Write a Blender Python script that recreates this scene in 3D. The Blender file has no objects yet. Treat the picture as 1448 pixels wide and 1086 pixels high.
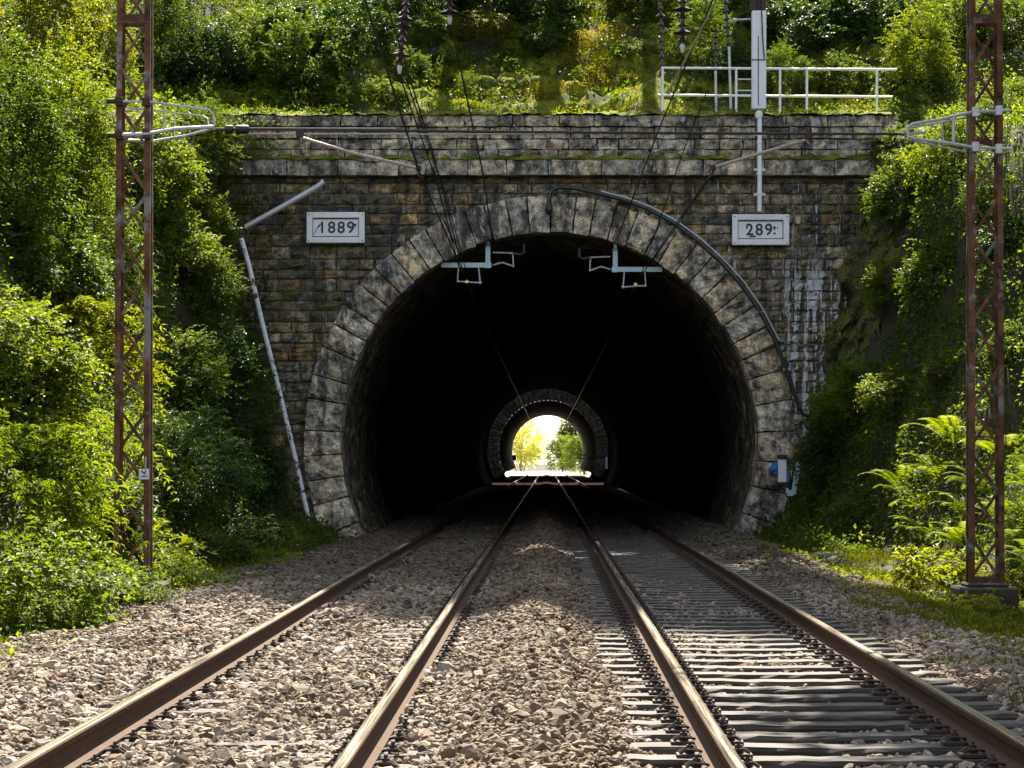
import bpy, math, random
import numpy as np
from mathutils import Vector

random.seed(7)
RNG = np.random.default_rng(11)
sc = bpy.context.scene
COL = sc.collection
PI = math.pi

# ------------------------------------------------------------------ geometry of the view
FPX, VX, VY, CAMH = 3530.0, 774.0, 655.0, 1.40      # focal length in photo pixels, vanishing point, eye height over the rails

def P(px, py, Y):
    return np.array([(px - VX) * Y / FPX, Y, CAMH + (VY - py) * Y / FPX])

# ------------------------------------------------------------------ noise
def _hash(ix, iy, iz, seed):
    h = (ix * 374761393 + iy * 668265263 + iz * 2147483647 + seed * 1274126177) & 0xFFFFFFFF
    h = ((h ^ (h >> 13)) * 1274126177) & 0xFFFFFFFF
    h = h ^ (h >> 16)
    return (h & 0xFFFFFF) / float(0xFFFFFF)

def vnoise(x, y, z, seed=0):
    x, y, z = np.broadcast_arrays(np.asarray(x, float), np.asarray(y, float), np.asarray(z, float))
    xi, yi, zi = np.floor(x).astype(np.int64), np.floor(y).astype(np.int64), np.floor(z).astype(np.int64)
    fx, fy, fz = x - xi, y - yi, z - zi
    fx, fy, fz = fx * fx * (3 - 2 * fx), fy * fy * (3 - 2 * fy), fz * fz * (3 - 2 * fz)
    r = 0
    for a in (0, 1):
        for b in (0, 1):
            for c in (0, 1):
                w = (fx if a else 1 - fx) * (fy if b else 1 - fy) * (fz if c else 1 - fz)
                r = r + w * _hash(xi + a, yi + b, zi + c, seed)
    return r * 2 - 1

def fbm(x, y, z, seed=0, octv=3):
    r, a, f = 0, 1.0, 1.0
    for i in range(octv):
        r = r + a * vnoise(np.asarray(x) * f, np.asarray(y) * f, np.asarray(z) * f, seed + i * 17)
        a *= .5; f *= 2.03
    return r

def nrm(v):
    return v / np.maximum(np.linalg.norm(v, axis=-1, keepdims=True), 1e-9)

# ------------------------------------------------------------------ mesh building
def mesh_np(name, V, polys, mats, midx=None, smooth=False):
    """V (n,3); polys: list of (k,m) index arrays."""
    V = np.asarray(V, dtype=np.float32)
    me = bpy.data.meshes.new(name)
    loops = np.concatenate([p.reshape(-1) for p in polys]).astype(np.int32)
    tot = np.concatenate([np.full(len(p), p.shape[1], np.int32) for p in polys])
    start = np.concatenate([[0], np.cumsum(tot)[:-1]]).astype(np.int32)
    me.vertices.add(len(V)); me.vertices.foreach_set('co', V.reshape(-1))
    me.loops.add(len(loops)); me.loops.foreach_set('vertex_index', loops)
    me.polygons.add(len(tot)); me.polygons.foreach_set('loop_start', start)
    try: me.polygons.foreach_set('loop_total', tot)
    except Exception: pass
    if midx is not None: me.polygons.foreach_set('material_index', np.asarray(midx, np.int32))
    me.polygons.foreach_set('use_smooth', np.full(len(tot), smooth, bool))
    for m in (mats if isinstance(mats, (list, tuple)) else [mats]): me.materials.append(m)
    me.update(calc_edges=True); me.validate()
    return me

def link(name, me, parent=None, loc=None):
    o = bpy.data.objects.new(name, me); COL.objects.link(o)
    if loc is not None: o.location = loc
    if parent is not None: o.parent = parent
    return o

def tag(o, label=None, cat=None, group=None, kind=None):
    if label: o['label'] = label
    if cat: o['category'] = cat
    if group: o['group'] = group
    if kind: o['kind'] = kind
    return o

def empty(name, loc, label, cat, group=None, rz=0.0):
    o = bpy.data.objects.new(name, None); COL.objects.link(o)
    o.location = loc; o.rotation_euler = (0, 0, rz); o.empty_display_size = .2
    return tag(o, label, cat, group)

class MB:
    """collects boxes, bars, tubes and lathes, then links them as one mesh"""
    def __init__(self): self.V = []; self.F = []; self.n = 0
    def add(self, V, F):
        V = np.asarray(V, float)
        self.V.append(V); self.F += [tuple(int(i) + self.n for i in f) for f in F]; self.n += len(V)
        return self
    def box(self, lo, hi, bev=0.0):
        lo, hi = np.minimum(lo, hi).astype(float), np.maximum(lo, hi).astype(float)
        b = min(bev, .45 * float(np.min(hi - lo)))
        if b <= 0:
            V = [(x, y, z) for x in (lo[0], hi[0]) for y in (lo[1], hi[1]) for z in (lo[2], hi[2])]
            return self.add(V, [(0, 1, 3, 2), (4, 6, 7, 5), (0, 4, 5, 1), (2, 3, 7, 6), (0, 2, 6, 4), (1, 5, 7, 3)])
        V = []; idx = {}
        for sx in (0, 1):
            for sy in (0, 1):
                for sz in (0, 1):
                    c = np.array([hi[0] if sx else lo[0], hi[1] if sy else lo[1], hi[2] if sz else lo[2]])
                    d = np.array([-1 if sx else 1, -1 if sy else 1, -1 if sz else 1]) * b
                    for a in range(3):
                        p = c.copy()
                        for k in range(3):
                            if k != a: p[k] += d[k]
                        idx[(sx, sy, sz, a)] = len(V); V.append(p)
        F = []
        for a in range(3):
            o = [k for k in range(3) if k != a]
            for s in (0, 1):
                q = []
                for (u, v) in ((0, 0), (1, 0), (1, 1), (0, 1)):
                    k = [0, 0, 0]; k[a] = s; k[o[0]] = u; k[o[1]] = v
                    q.append(idx[(k[0], k[1], k[2], a)])
                flip = (s == 0) ^ (a == 1)
                F.append(q[::-1] if flip else q)
        for a in range(3):
            o = [k for k in range(3) if k != a]
            for u in (0, 1):
                for v in (0, 1):
                    k0 = [0, 0, 0]; k0[o[0]] = u; k0[o[1]] = v; k1 = list(k0); k1[a] = 1
                    F.append([idx[(*k0, o[0])], idx[(*k1, o[0])], idx[(*k1, o[1])], idx[(*k0, o[1])]])
        for sx in (0, 1):
            for sy in (0, 1):
                for sz in (0, 1): F.append([idx[(sx, sy, sz, a)] for a in range(3)])
        return self.add(V, F)
    def bar(self, p, q, w, t, up=(0, -1, 0)):
        p, q = np.asarray(p, float), np.asarray(q, float)
        d = nrm(q - p); u = np.asarray(up, float); s = np.cross(d, u)
        if np.linalg.norm(s) < 1e-4: s = np.cross(d, (1, 0, 0))
        s = nrm(s); u = np.cross(s, d)
        V = [e + s * a * w / 2 + u * b * t / 2 for e in (p, q) for a, b in ((-1, -1), (1, -1), (1, 1), (-1, 1))]
        return self.add(V, [(3, 2, 1, 0), (4, 5, 6, 7), (0, 1, 5, 4), (1, 2, 6, 5), (2, 3, 7, 6), (3, 0, 4, 7)])
    def tube(self, pts, r, n=8, r1=None):
        pts = [np.asarray(p, float) for p in pts]; m = len(pts)
        rad = r if hasattr(r, '__len__') else [r + ((r1 if r1 is not None else r) - r) * i / max(m - 1, 1) for i in range(m)]
        V = []; ref = None
        for i, p in enumerate(pts):
            d = nrm(pts[min(i + 1, m - 1)] - pts[max(i - 1, 0)])
            if ref is None: ref = np.array((0, 0, 1.)) if abs(d[2]) < .9 else np.array((1., 0, 0))
            s = nrm(np.cross(d, ref)); u = np.cross(s, d); ref = u
            for k in range(n):
                a = 2 * PI * k / n; V.append(p + (s * math.cos(a) + u * math.sin(a)) * rad[i])
        F = [(i * n + k, i * n + (k + 1) % n, (i + 1) * n + (k + 1) % n, (i + 1) * n + k) for i in range(m - 1) for k in range(n)]
        F += [tuple(range(n))[::-1], tuple((m - 1) * n + k for k in range(n))]
        return self.add(V, F)
    def lathe(self, prof, p, q, n=12):
        """prof: list of (t 0..1 along p->q, radius)"""
        p, q = np.asarray(p, float), np.asarray(q, float)
        d = nrm(q - p); ref = np.array((0, 1., 0)) if abs(d[1]) < .9 else np.array((1., 0, 0))
        s = nrm(np.cross(d, ref)); u = np.cross(s, d); V = []
        for t, r in prof:
            c = p + (q - p) * t
            for k in range(n):
                a = 2 * PI * k / n; V.append(c + (s * math.cos(a) + u * math.sin(a)) * r)
        m = len(prof)
        F = [(i * n + k, i * n + (k + 1) % n, (i + 1) * n + (k + 1) % n, (i + 1) * n + k) for i in range(m - 1) for k in range(n)]
        F += [tuple(range(n))[::-1], tuple((m - 1) * n + k for k in range(n))]
        return self.add(V, F)
    def build(self, name, mat, parent=None, smooth=False, origin=None):
        V = np.concatenate(self.V)
        if origin is not None: V = V - np.asarray(origin)
        me = bpy.data.meshes.new(name); me.from_pydata(V.tolist(), [], self.F)
        me.materials.append(mat)
        if smooth:
            me.polygons.foreach_set('use_smooth', [True] * len(me.polygons))
            try: me.set_sharp_from_angle(angle=math.radians(40))
            except Exception: pass
        me.update()
        return link(name, me, parent, origin if (origin is not None and parent is None) else None)

# ------------------------------------------------------------------ materials
def new_mat(name):
    m = bpy.data.materials.new(name); m.use_nodes = True
    nt = m.node_tree; nt.nodes.clear()
    out = nt.nodes.new('ShaderNodeOutputMaterial')
    return m, nt, out

class G:
    """small node-graph helper"""
    def __init__(self, nt): self.nt = nt; self.N = nt.nodes; self.L = nt.links
    def n(self, t, **kw):
        x = self.N.new(t)
        for k, v in kw.items(): setattr(x, k, v)
        return x
    def put(self, sock, v):
        if isinstance(v, bpy.types.NodeSocket): self.L.new(v, sock)
        elif v is not None: sock.default_value = v
    def coord(self, scale=(1, 1, 1), which='Object'):
        tc = self.n('ShaderNodeTexCoord'); mp = self.n('ShaderNodeMapping')
        self.L.new(tc.outputs[which], mp.inputs[0]); mp.inputs['Scale'].default_value = scale
        return mp.outputs[0]
    def world(self, scale=(1, 1, 1)):
        ge = self.n('ShaderNodeNewGeometry'); mp = self.n('ShaderNodeMapping')
        self.L.new(ge.outputs['Position'], mp.inputs[0]); mp.inputs['Scale'].default_value = scale
        return mp.outputs[0]
    def noise(self, vec, scale, detail=3, rough=.55, dist=0.0):
        x = self.n('ShaderNodeTexNoise'); self.L.new(vec, x.inputs['Vector'])
        x.inputs['Scale'].default_value = scale; x.inputs['Detail'].default_value = detail
        x.inputs['Roughness'].default_value = rough; x.inputs['Distortion'].default_value = dist
        return x.outputs['Fac']
    def ramp(self, fac, stops, interp='LINEAR'):
        r = self.n('ShaderNodeValToRGB'); self.L.new(fac, r.inputs[0]); r.color_ramp.interpolation = interp
        e = r.color_ramp.elements
        while len(e) < len(stops): e.new(.5)
        for i, (p, c) in enumerate(stops):
            e[i].position = p; e[i].color = c if len(c) == 4 else (*c, 1)
        return r.outputs[0]
    def step(self, fac, a, b):
        r = self.n('ShaderNodeMapRange'); self.L.new(fac, r.inputs[0]); r.interpolation_type = 'SMOOTHSTEP'
        r.inputs[1].default_value = a; r.inputs[2].default_value = b
        return r.outputs[0]
    def mix(self, fac, a, b, mode='MIX'):
        x = self.n('ShaderNodeMix'); x.data_type = 'RGBA'; x.blend_type = mode
        self.put(x.inputs[0], fac); self.put(x.inputs[6], a if not isinstance(a, tuple) or len(a) == 4 else (*a, 1))
        self.put(x.inputs[7], b if not isinstance(b, tuple) or len(b) == 4 else (*b, 1))
        return x.outputs[2]
    def math(self, op, a, b=None, clamp=False):
        x = self.n('ShaderNodeMath'); x.operation = op; x.use_clamp = clamp
        self.put(x.inputs[0], a)
        if b is not None: self.put(x.inputs[1], b)
        return x.outputs[0]
    def sep(self, vec):
        x = self.n('ShaderNodeSeparateXYZ'); self.L.new(vec, x.inputs[0]); return x.outputs
    def island(self): return self.n('ShaderNodeNewGeometry').outputs['Random Per Island']
    def normalz(self):
        return self.sep(self.n('ShaderNodeNewGeometry').outputs['Normal'])[2]
    def bump(self, h, strength=.4, dist=.02):
        b = self.n('ShaderNodeBump'); self.L.new(h, b.inputs['Height'])
        b.inputs['Strength'].default_value = strength; b.inputs['Distance'].default_value = dist
        return b.outputs[0]
    def bsdf(self, col, rough=.8, metal=0.0, nor=None, spec=.5):
        p = self.n('ShaderNodeBsdfPrincipled')
        self.put(p.inputs['Base Color'], col if not isinstance(col, tuple) or len(col) == 4 else (*col, 1))
        self.put(p.inputs['Roughness'], rough); self.put(p.inputs['Metallic'], metal)
        p.inputs['Specular IOR Level'].default_value = spec
        if nor is not None: self.L.new(nor, p.inputs['Normal'])
        return p.outputs[0]

def m_stone(name, cols, lime=.62, moss=.5, bright=1.0, efflo=False, mossy_left=False, soot_shade=0.0, mossn=(.25, .7)):
    m, nt, out = new_mat(name); g = G(nt); w = g.world()
    n = len(cols)
    c = g.ramp(g.island(), [(i / n, tuple(v * bright for v in k)) for i, k in enumerate(cols)], 'CONSTANT')
    big = g.noise(w, .9, 4, .6); mid = g.noise(w, 5, 5, .65); fine = g.noise(w, 38, 3, .7)
    c = g.mix(1, c, g.ramp(big, [(.3, (.42, .41, .40)), (.5, (.92, .90, .86)), (.72, (1.3, 1.2, 1.02))]), 'MULTIPLY')
    c = g.mix(1, c, g.ramp(mid, [(.34, (.10, .10, .10)), (.47, (.72, .72, .72)), (.62, (1.75, 1.64, 1.46))]), 'MULTIPLY')
    c = g.mix(1, c, g.ramp(fine, [(.34, (.35, .35, .35)), (.66, (1.6, 1.6, 1.6))]), 'MULTIPLY')
    # rust-ochre seepage
    och = g.step(g.noise(g.world((1, 1, 1.5)), 1.7, 4, .6), .60, .68)
    c = g.mix(g.math('MULTIPLY', och, .55), c, (.20, .115, .04))
    # black crust running down
    dk = g.step(g.noise(g.world((2.6, 2.6, .55)), 1.3, 5, .65), .50, .62)
    c = g.mix(g.math('MULTIPLY', dk, .8), c, (.018, .018, .02))
    # lime and lichen blotches
    li = g.step(g.noise(g.world((1.5, 1.5, .8)), 4.2, 6, .72, .6), lime, lime + .07)
    c = g.mix(g.math('MULTIPLY', li, .8), c, (.55, .54, .52))
    sp = g.step(g.noise(w, 24, 3, .7), .63, .70)  # fine pale specks paint small highlights into the stone colour
    c = g.mix(g.math('MULTIPLY', sp, .6), c, (.48, .47, .45))
    pos = g.sep(g.n('ShaderNodeNewGeometry').outputs['Position'])
    if efflo:   # the white salt runs on the right hand side of the wall
        st = g.step(g.noise(g.world((9, 9, .5)), 1.0, 4, .62, .3), .512, .56)
        mx = g.math('MULTIPLY', g.step(pos[0], 4.6, 5.2), g.math('SUBTRACT', 1.0, g.step(pos[2], 4.9, 6.0)))
        mx = g.math('MULTIPLY', mx, g.step(pos[2], 1.6, 2.4))
        thin = g.math('MULTIPLY', g.step(g.noise(g.world((14, 14, .8)), 1.0, 3, .6), .64, .68), g.math('MULTIPLY', g.step(pos[0], 2.8, 3.6), .8))
        br = g.step(g.noise(w, 5, 3, .6), .30, .42)
        c = g.mix(g.math('MULTIPLY', g.math('MULTIPLY', g.math('MAXIMUM', g.math('MULTIPLY', st, mx), thin), br), .92), c, (.74, .77, .82))
    if mossy_left:
        ml = g.math('MULTIPLY', g.math('SUBTRACT', 1.0, g.step(pos[0], -6.0, -3.6)), g.step(g.noise(w, 2.2, 4, .6), .40, .62))
        c = g.mix(g.math('MULTIPLY', ml, .75), c, (.075, .07, .012))
    # moss on ledges
    ms = g.math('MULTIPLY', g.step(g.normalz(), *mossn), g.step(g.noise(w, 3, 4, .6), 1 - moss - .2, 1 - moss + .05))
    c = g.mix(ms, c, g.ramp(g.noise(w, 14, 2), [(.3, (.05, .065, .008)), (.7, (.15, .15, .015))]))
    if soot_shade > 0:
        sy = g.step(pos[1], 51.6, 51.6 + soot_shade)  # soot plus the tunnel's fading light, painted in with depth
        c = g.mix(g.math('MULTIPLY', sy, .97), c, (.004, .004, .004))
    h = g.math('ADD', g.math('MULTIPLY', mid, 1.2), g.math('MULTIPLY', fine, .5))
    nt.links.new(g.bsdf(c, g.ramp(g.noise(w, 7, 3), [(.35, (.42,) * 3), (.6, (.9,) * 3)]), 0, g.bump(h, 1.0, .045), .5), out.inputs[0])
    return m

def m_plain(name, col, rough=.6, metal=0, var=.25, scale=12, bump=.15, col2=None, thr=(.5, .7), spec=.5, world=True):
    m, nt, out = new_mat(name); g = G(nt); w = g.world() if world else g.coord()
    f = g.noise(w, scale, 4, .6)
    c = g.mix(1, col, g.ramp(f, [(.25, (1 - var,) * 3), (.75, (1 + var,) * 3)]), 'MULTIPLY')
    if col2 is not None:
        c = g.mix(g.step(g.noise(w, scale * .55, 5, .7), *thr), c, col2)
    nt.links.new(g.bsdf(c, rough, metal, g.bump(f, bump, .01), spec), out.inputs[0])
    return m

def m_leaf(name, cols, trans=.45, rough=.42, glow=(2.75, 2.5, .45)):
    m, nt, out = new_mat(name); g = G(nt)
    n = len(cols)
    c = g.ramp(g.island(), [(i / max(n - 1, 1), k) for i, k in enumerate(cols)])
    ob = g.n('ShaderNodeObjectInfo').outputs['Random']
    c = g.mix(1, c, (.72, .72, .5), 'MULTIPLY')
    c = g.mix(1, c, g.ramp(ob, [(0, (.8, .85, .8)), (1, (1.15, 1.1, 1.05))]), 'MULTIPLY')
    big = g.noise(g.world(), .7, 2, .5)
    c = g.mix(1, c, g.ramp(big, [(.3, (.75, .82, .9)), (.7, (1.2, 1.12, .9))]), 'MULTIPLY')
    p = g.bsdf(c, rough + .1, 0, None, .25)
    t = g.n('ShaderNodeBsdfTranslucent')
    g.L.new(g.mix(1, c, glow, 'MULTIPLY'), t.inputs[0])
    x = g.n('ShaderNodeMixShader'); x.inputs[0].default_value = trans
    g.L.new(p, x.inputs[1]); g.L.new(t.outputs[0], x.inputs[2]); g.L.new(x.outputs[0], out.inputs[0])
    return m

STONE = [(.205, .175, .14), (.28, .245, .20), (.15, .127, .102), (.25, .175, .095), (.09, .085, .08), (.19, .165, .13), (.24, .20, .14), (.12, .105, .085), (.18, .17, .165)]
RINGC = [(.36, .335, .295), (.44, .41, .36), (.30, .27, .225), (.38, .32, .24), (.24, .23, .22), (.41, .37, .30)]
M = {}
M['wall'] = m_stone('wall_stone', STONE, .655, .75, 1.35, True, True)
M['ring'] = m_stone('arch_stone', RINGC, .57, .35, 1.5)
M['parapet'] = m_stone('parapet_stone', RINGC, .553, .95, 1.15)
M['lining'] = m_stone('sooty_lining_stone', STONE, .60, .4, 1.35, soot_shade=14)
M['ring_far'] = m_stone('far_arch_stone', RINGC, .6, .3, .45)  # arch stone colour darkened to paint in the dim light there
M['rock'] = m_stone('mossy_rock', [(.10, .09, .065), (.12, .11, .09)], .59, 1.0, 1.1, mossn=(-.25, .25))
M['mortar'] = m_stone('mortar', [(.085, .072, .055)], .64, .5, 1.0, True, True)
M['soot'] = m_plain('soot', (.006, .006, .0055), .95, 0, .4, 2, .2, spec=.1)  # near-black colour stands in for the tunnel's darkness as well as soot
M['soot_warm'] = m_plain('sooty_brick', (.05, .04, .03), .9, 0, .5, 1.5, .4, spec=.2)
M['rust'] = m_plain('rusty_steel', (.115, .047, .017), .75, 0, .95, 4, .5, (.23, .215, .20), (.50, .62))
M['dark_rust'] = m_plain('dark_rusty_steel', (.045, .027, .02), .75, 0, .5, 14, .5)
M['rail'] = m_plain('rusty_rail_side', (.062, .034, .02), .85, 0, .35, 18, .25, spec=.2)
def m_railhead():
    m, nt, out = new_mat('polished_rail_head'); g = G(nt)
    f = g.noise(g.world((60, .6, 60)), 1, 4, .6)
    c = g.ramp(f, [(.3, (.14, .11, .085)), (.7, (.32, .265, .205))])
    nt.links.new(g.bsdf(c, g.ramp(f, [(.3, (.20,) * 3), (.7, (.34,) * 3)]), 1.0), out.inputs[0]); return m
M['railhead'] = m_railhead()
M['galv'] = m_plain('galvanised_steel', (.52, .54, .57), .45, .35, .2, 9, .1, (.16, .15, .14), (.66, .74))
M['arm'] = m_plain('weathered_tan_tube', (.38, .31, .25), .5, .1, .3, 9, .1)
M['pipe_flaky'] = m_plain('flaking_white_pipe', (.80, .81, .86), .5, 0, .15, 9, .2, (.05, .05, .05), (.53, .57))
M['white'] = m_plain('weathered_white_paint', (.78, .79, .82), .45, 0, .1, 6, .06, (.34, .27, .20), (.68, .80))
M['panel'] = m_plain('sign_white_enamel', (.74, .77, .82), .35, 0, .07, 5, .03, (.40, .33, .25), (.70, .80))
M['black'] = m_plain('black_paint', (.012, .012, .016), .5, 0, .2)
M['cable'] = m_plain('black_cable', (.03, .032, .036), .28, .3, .3, 20, .1)
M['copper'] = m_plain('worn_copper_wire', (.95, .68, .38), .30, 1.0, .1)
M['wire'] = m_plain('dark_wire', (.035, .028, .024), .45, .5, .2)
M['wire_light'] = m_plain('bright_wire', (.5, .47, .44), .4, .6, .2)
M['porcelain'] = m_plain('brown_porcelain', (.045, .024, .02), .22, 0, .3, 9, .05)
M['ins_white'] = m_plain('white_porcelain', (.62, .62, .6), .3, 0, .2, 20, .05)
M['paleblue'] = m_plain('pale_blue_steel', (.40, .52, .58), .45, .2, .15, 9, .08)
M['blue'] = m_plain('blue_enamel', (.03, .16, .45), .4, 0, .25)
M['concrete'] = m_plain('mossy_concrete', (.055, .045, .032), .95, 0, .45, 6, .6, (.08, .085, .02), (.5, .62))
M['bark'] = m_plain('bark', (.07, .055, .04), .95, 0, .5, 14, .9)
M['stem'] = m_plain('green_stem', (.07, .065, .03), .8, 0, .4, 14, .4)
M['earth'] = m_plain('dark_earth', (.035, .028, .018), 1, 0, .6, 1.5, .8, (.03, .04, .01), (.48, .62))
def m_sleeper():
    m, nt, out = new_mat('weathered_sleeper_wood'); g = G(nt)
    f = g.noise(g.world((2.0, 34, 34)), 1, 5, .65); b = g.noise(g.world(), 2.5, 3)
    c = g.ramp(f, [(.3, (.015, .0128, .0115)), (.5, (.05, .044, .040)), (.72, (.115, .102, .092))])
    c = g.mix(1, c, g.ramp(b, [(.3, (.6, .6, .62)), (.7, (1.25, 1.2, 1.12))]), 'MULTIPLY')
    nt.links.new(g.bsdf(c, .74, 0, g.bump(f, .7, .015), .3), out.inputs[0]); return m
M['sleeper'] = m_sleeper()
def m_ballast(name, isl=True, k=1.0):
    m, nt, out = new_mat(name); g = G(nt); w = g.world()
    src = g.island() if isl else g.noise(w, 26, 2, .7)
    c = g.ramp(src, [(0, (.045 * k, .036 * k, .028 * k)), (.25, (.12 * k, .093 * k, .068 * k)), (.5, (.25 * k, .198 * k, .15 * k)), (.75, (.38 * k, .312 * k, .245 * k)), (.9, (.15 * k, .10 * k, .055 * k)), (1, (.38 * k, .35 * k, .32 * k))])
    pos = g.sep(g.n('ShaderNodeNewGeometry').outputs['Position'])
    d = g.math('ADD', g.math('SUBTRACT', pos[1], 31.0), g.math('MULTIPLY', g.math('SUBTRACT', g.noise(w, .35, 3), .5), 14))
    c = g.mix(g.math('MULTIPLY', g.step(d, -3, 6), .82), c, (.05, .041, .032))     # finer dirtier chippings towards the mouth; shade of the hill painted in too
    oc = g.step(g.noise(w, .8, 3), .46, .62)
    c = g.mix(g.math('MULTIPLY', oc, .45), c, (.10, .064, .03))
    mid_ = g.math('MULTIPLY', g.step(pos[0], -.95, -.3), g.math('SUBTRACT', 1.0, g.step(pos[0], .2, .7)))
    c = g.mix(g.math('MULTIPLY', mid_, .5), c, (.10, .064, .034))
    c = g.mix(g.math('MULTIPLY', g.step(g.noise(w, 60, 2), .5, .75), .35), c, (.10, .085, .07))
    c = g.mix(g.step(pos[1], 50, 100), c, (.022, .017, .013))  # tunnel darkness painted into the stone colour, growing inwards
    nt.links.new(g.bsdf(c, .85, 0, g.bump(g.noise(w, 90, 2), .4, .01), .3 if isl else 0.0), out.inputs[0]); return m
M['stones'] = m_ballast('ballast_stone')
M['bed'] = m_ballast('ballast_dust', False, .30)  # dark sheet under the stones paints the shade in their gaps
M['pale_gravel'] = m_plain('pale_gravel', (.42, .37, .26), .95, 0, .25, 4, .3)  # ground colour kept pale to paint in the glare of the exit
def m_moss():
    m, nt, out = new_mat('moss'); g = G(nt); w = g.world()
    c = g.ramp(g.noise(w, 2.6, 4, .6), [(.25, (.022, .034, .006)), (.40, (.07, .09, .010)), (.53, (.15, .16, .013)), (.70, (.25, .235, .016))])
    f = g.noise(w, 30, 3, .7)
    c = g.mix(1, c, g.ramp(f, [(.3, (.5, .5, .5)), (.7, (1.4, 1.4, 1.4))]), 'MULTIPLY')
    nt.links.new(g.bsdf(c, .95, 0, g.bump(f, 1, .05), .2), out.inputs[0]); return m
M['moss'] = m_moss()
LEAF = {
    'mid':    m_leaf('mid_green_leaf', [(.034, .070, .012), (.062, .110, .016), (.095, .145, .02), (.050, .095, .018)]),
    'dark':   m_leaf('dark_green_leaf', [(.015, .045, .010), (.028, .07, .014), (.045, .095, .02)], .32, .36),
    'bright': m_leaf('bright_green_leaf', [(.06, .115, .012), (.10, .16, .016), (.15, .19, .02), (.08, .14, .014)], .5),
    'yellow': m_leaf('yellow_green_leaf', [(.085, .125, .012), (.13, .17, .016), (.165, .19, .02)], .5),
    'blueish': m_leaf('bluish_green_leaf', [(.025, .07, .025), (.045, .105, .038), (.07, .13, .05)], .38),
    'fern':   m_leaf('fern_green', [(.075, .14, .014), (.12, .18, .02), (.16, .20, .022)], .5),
    'pale':   m_leaf('pale_sunlit_leaf', [(.40, .43, .17), (.48, .50, .24), (.55, .55, .30)], .7, .5, (2.2, 2.2, 1.5)),  # overexposed glare of the far exit put into the leaf colour
    'gold':   m_leaf('golden_moss_leaf', [(.20, .185, .012), (.28, .24, .014), (.34, .28, .02)], .45),  # sun patch on the moss painted as a golden leaf colour
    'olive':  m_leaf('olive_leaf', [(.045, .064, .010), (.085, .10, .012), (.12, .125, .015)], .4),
}

# ------------------------------------------------------------------ terrain
def sstep(x, a, b):
    t = np.clip((np.asarray(x, float) - a) / (b - a), 0, 1); return t * t * (3 - 2 * t)

def terrain(X, Y, rough=True):
    X = np.asarray(X, float); Y = np.asarray(Y, float)
    fl = np.interp(Y, [0, 20, 27, 33, 45, 52, 60], [4.9, 5.0, 5.5, 6.0, 5.8, 5.45, 5.45])
    fr = np.interp(Y, [0, 18, 29, 35, 44, 52, 60], [4.6, 4.7, 6.3, 6.6, 6.0, 5.25, 5.25])
    kl = np.interp(Y, [0, 25, 40, 47, 52], [1.3, 1.5, 2.0, 3.0, 5.0])
    kr = np.interp(Y, [0, 30, 40, 47, 52], [.8, 1.0, 1.6, 3.0, 4.6])
    dl, dr = -X - fl, X - fr
    def bank(d, k, top, s2):
        d = np.maximum(d, 0)
        return np.where(k * d < top, k * d, top + s2 * (d - top / k))
    base = -.36 + .48 * sstep(Y, 38, 52) * sstep(np.abs(X), 3.9, 5.0) - .20 * sstep(X, 4.7, 5.3) * sstep(Y, 24, 29) * (1 - sstep(Y, 34, 38))
    z = base + bank(dl, kl, 8.0, .42) + bank(dr, kr, 7.6, .40)
    hill = 8.2 + .62 * np.clip(Y - 53.0, 0, 22) + .35 * np.clip(Y - 75, 0, 40) - .28 * np.clip(Y - 230, 0, 62)
    z = np.where(Y > 52.9, np.maximum(z, hill), z)
    far = sstep(Y, 296, 306)
    z = z * (1 - far) + far * (-.3)
    if rough:
        a = np.clip((z - base) * .5, 0, 1) * (1 - far)
        z = z + a * (.34 * fbm(X * .45, Y * .45, 0, 3, 3) + .10 * vnoise(X * 2.1, Y * 2.1, 0, 9))
    return z

def hit(px, py):
    """first terrain point met by the line of sight through a photo point"""
    for Y in np.arange(13, 140, .15):
        p = P(px, py, Y)
        if Y > 52 and Y < 53.2 and abs(p[0]) < 6.3: continue
        if p[2] <= float(terrain(p[0], Y)): return p
    return P(px, py, 60)

def grid_mesh(name, xs, ys, zf, mat, keep=None, kind='structure', smooth=True):
    X, Y = np.meshgrid(xs, ys); Z = zf(X, Y)
    V = np.stack([X, Y, Z], -1).reshape(-1, 3); nx = len(xs)
    i, j = np.meshgrid(np.arange(nx - 1), np.arange(len(ys) - 1)); a = (j * nx + i).reshape(-1)
    F = np.stack([a, a + 1, a + nx + 1, a + nx], 1)
    if keep is not None:
        cx = V[F].mean(1); F = F[keep(cx[:, 0], cx[:, 1])]
    o = link(name, mesh_np(name, V, [F], mat, None, smooth))
    tag(o, kind=kind); return o

xs = np.unique(np.concatenate([np.arange(-70, -14, 2.0), np.arange(-14, 16, .3), np.arange(16, 72, 2.0)]))
ys = np.unique(np.concatenate([np.arange(-40, 14, 2.0), np.arange(14, 52.3, .4), np.arange(52.95, 76, .4), np.arange(76, 330, 3.0)]))
def keep_hill(x, y):
    cut = ((np.abs(x) < 6.7) & (y > 52.2) & (y < 52.96)) | ((np.abs(x) < 4.3) & (y < 52.5))
    light_hole = (np.abs(x) < 30) & (y > 166) & (y < 262)  # hill left open here so sky light reaches the roof slot
    return ~(cut | light_hole) & (y < 296)
grid_mesh('hillside', xs, ys, lambda X, Y: terrain(X, Y), M['earth'], keep_hill)
g_ = MB(); g_.add([(-3000, -3000, -.62), (3000, -3000, -.62), (3000, 4000, -.62), (-3000, 4000, -.62)], [(0, 1, 2, 3)])
tag(g_.build('ground', M['earth']), kind='structure')

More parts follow.
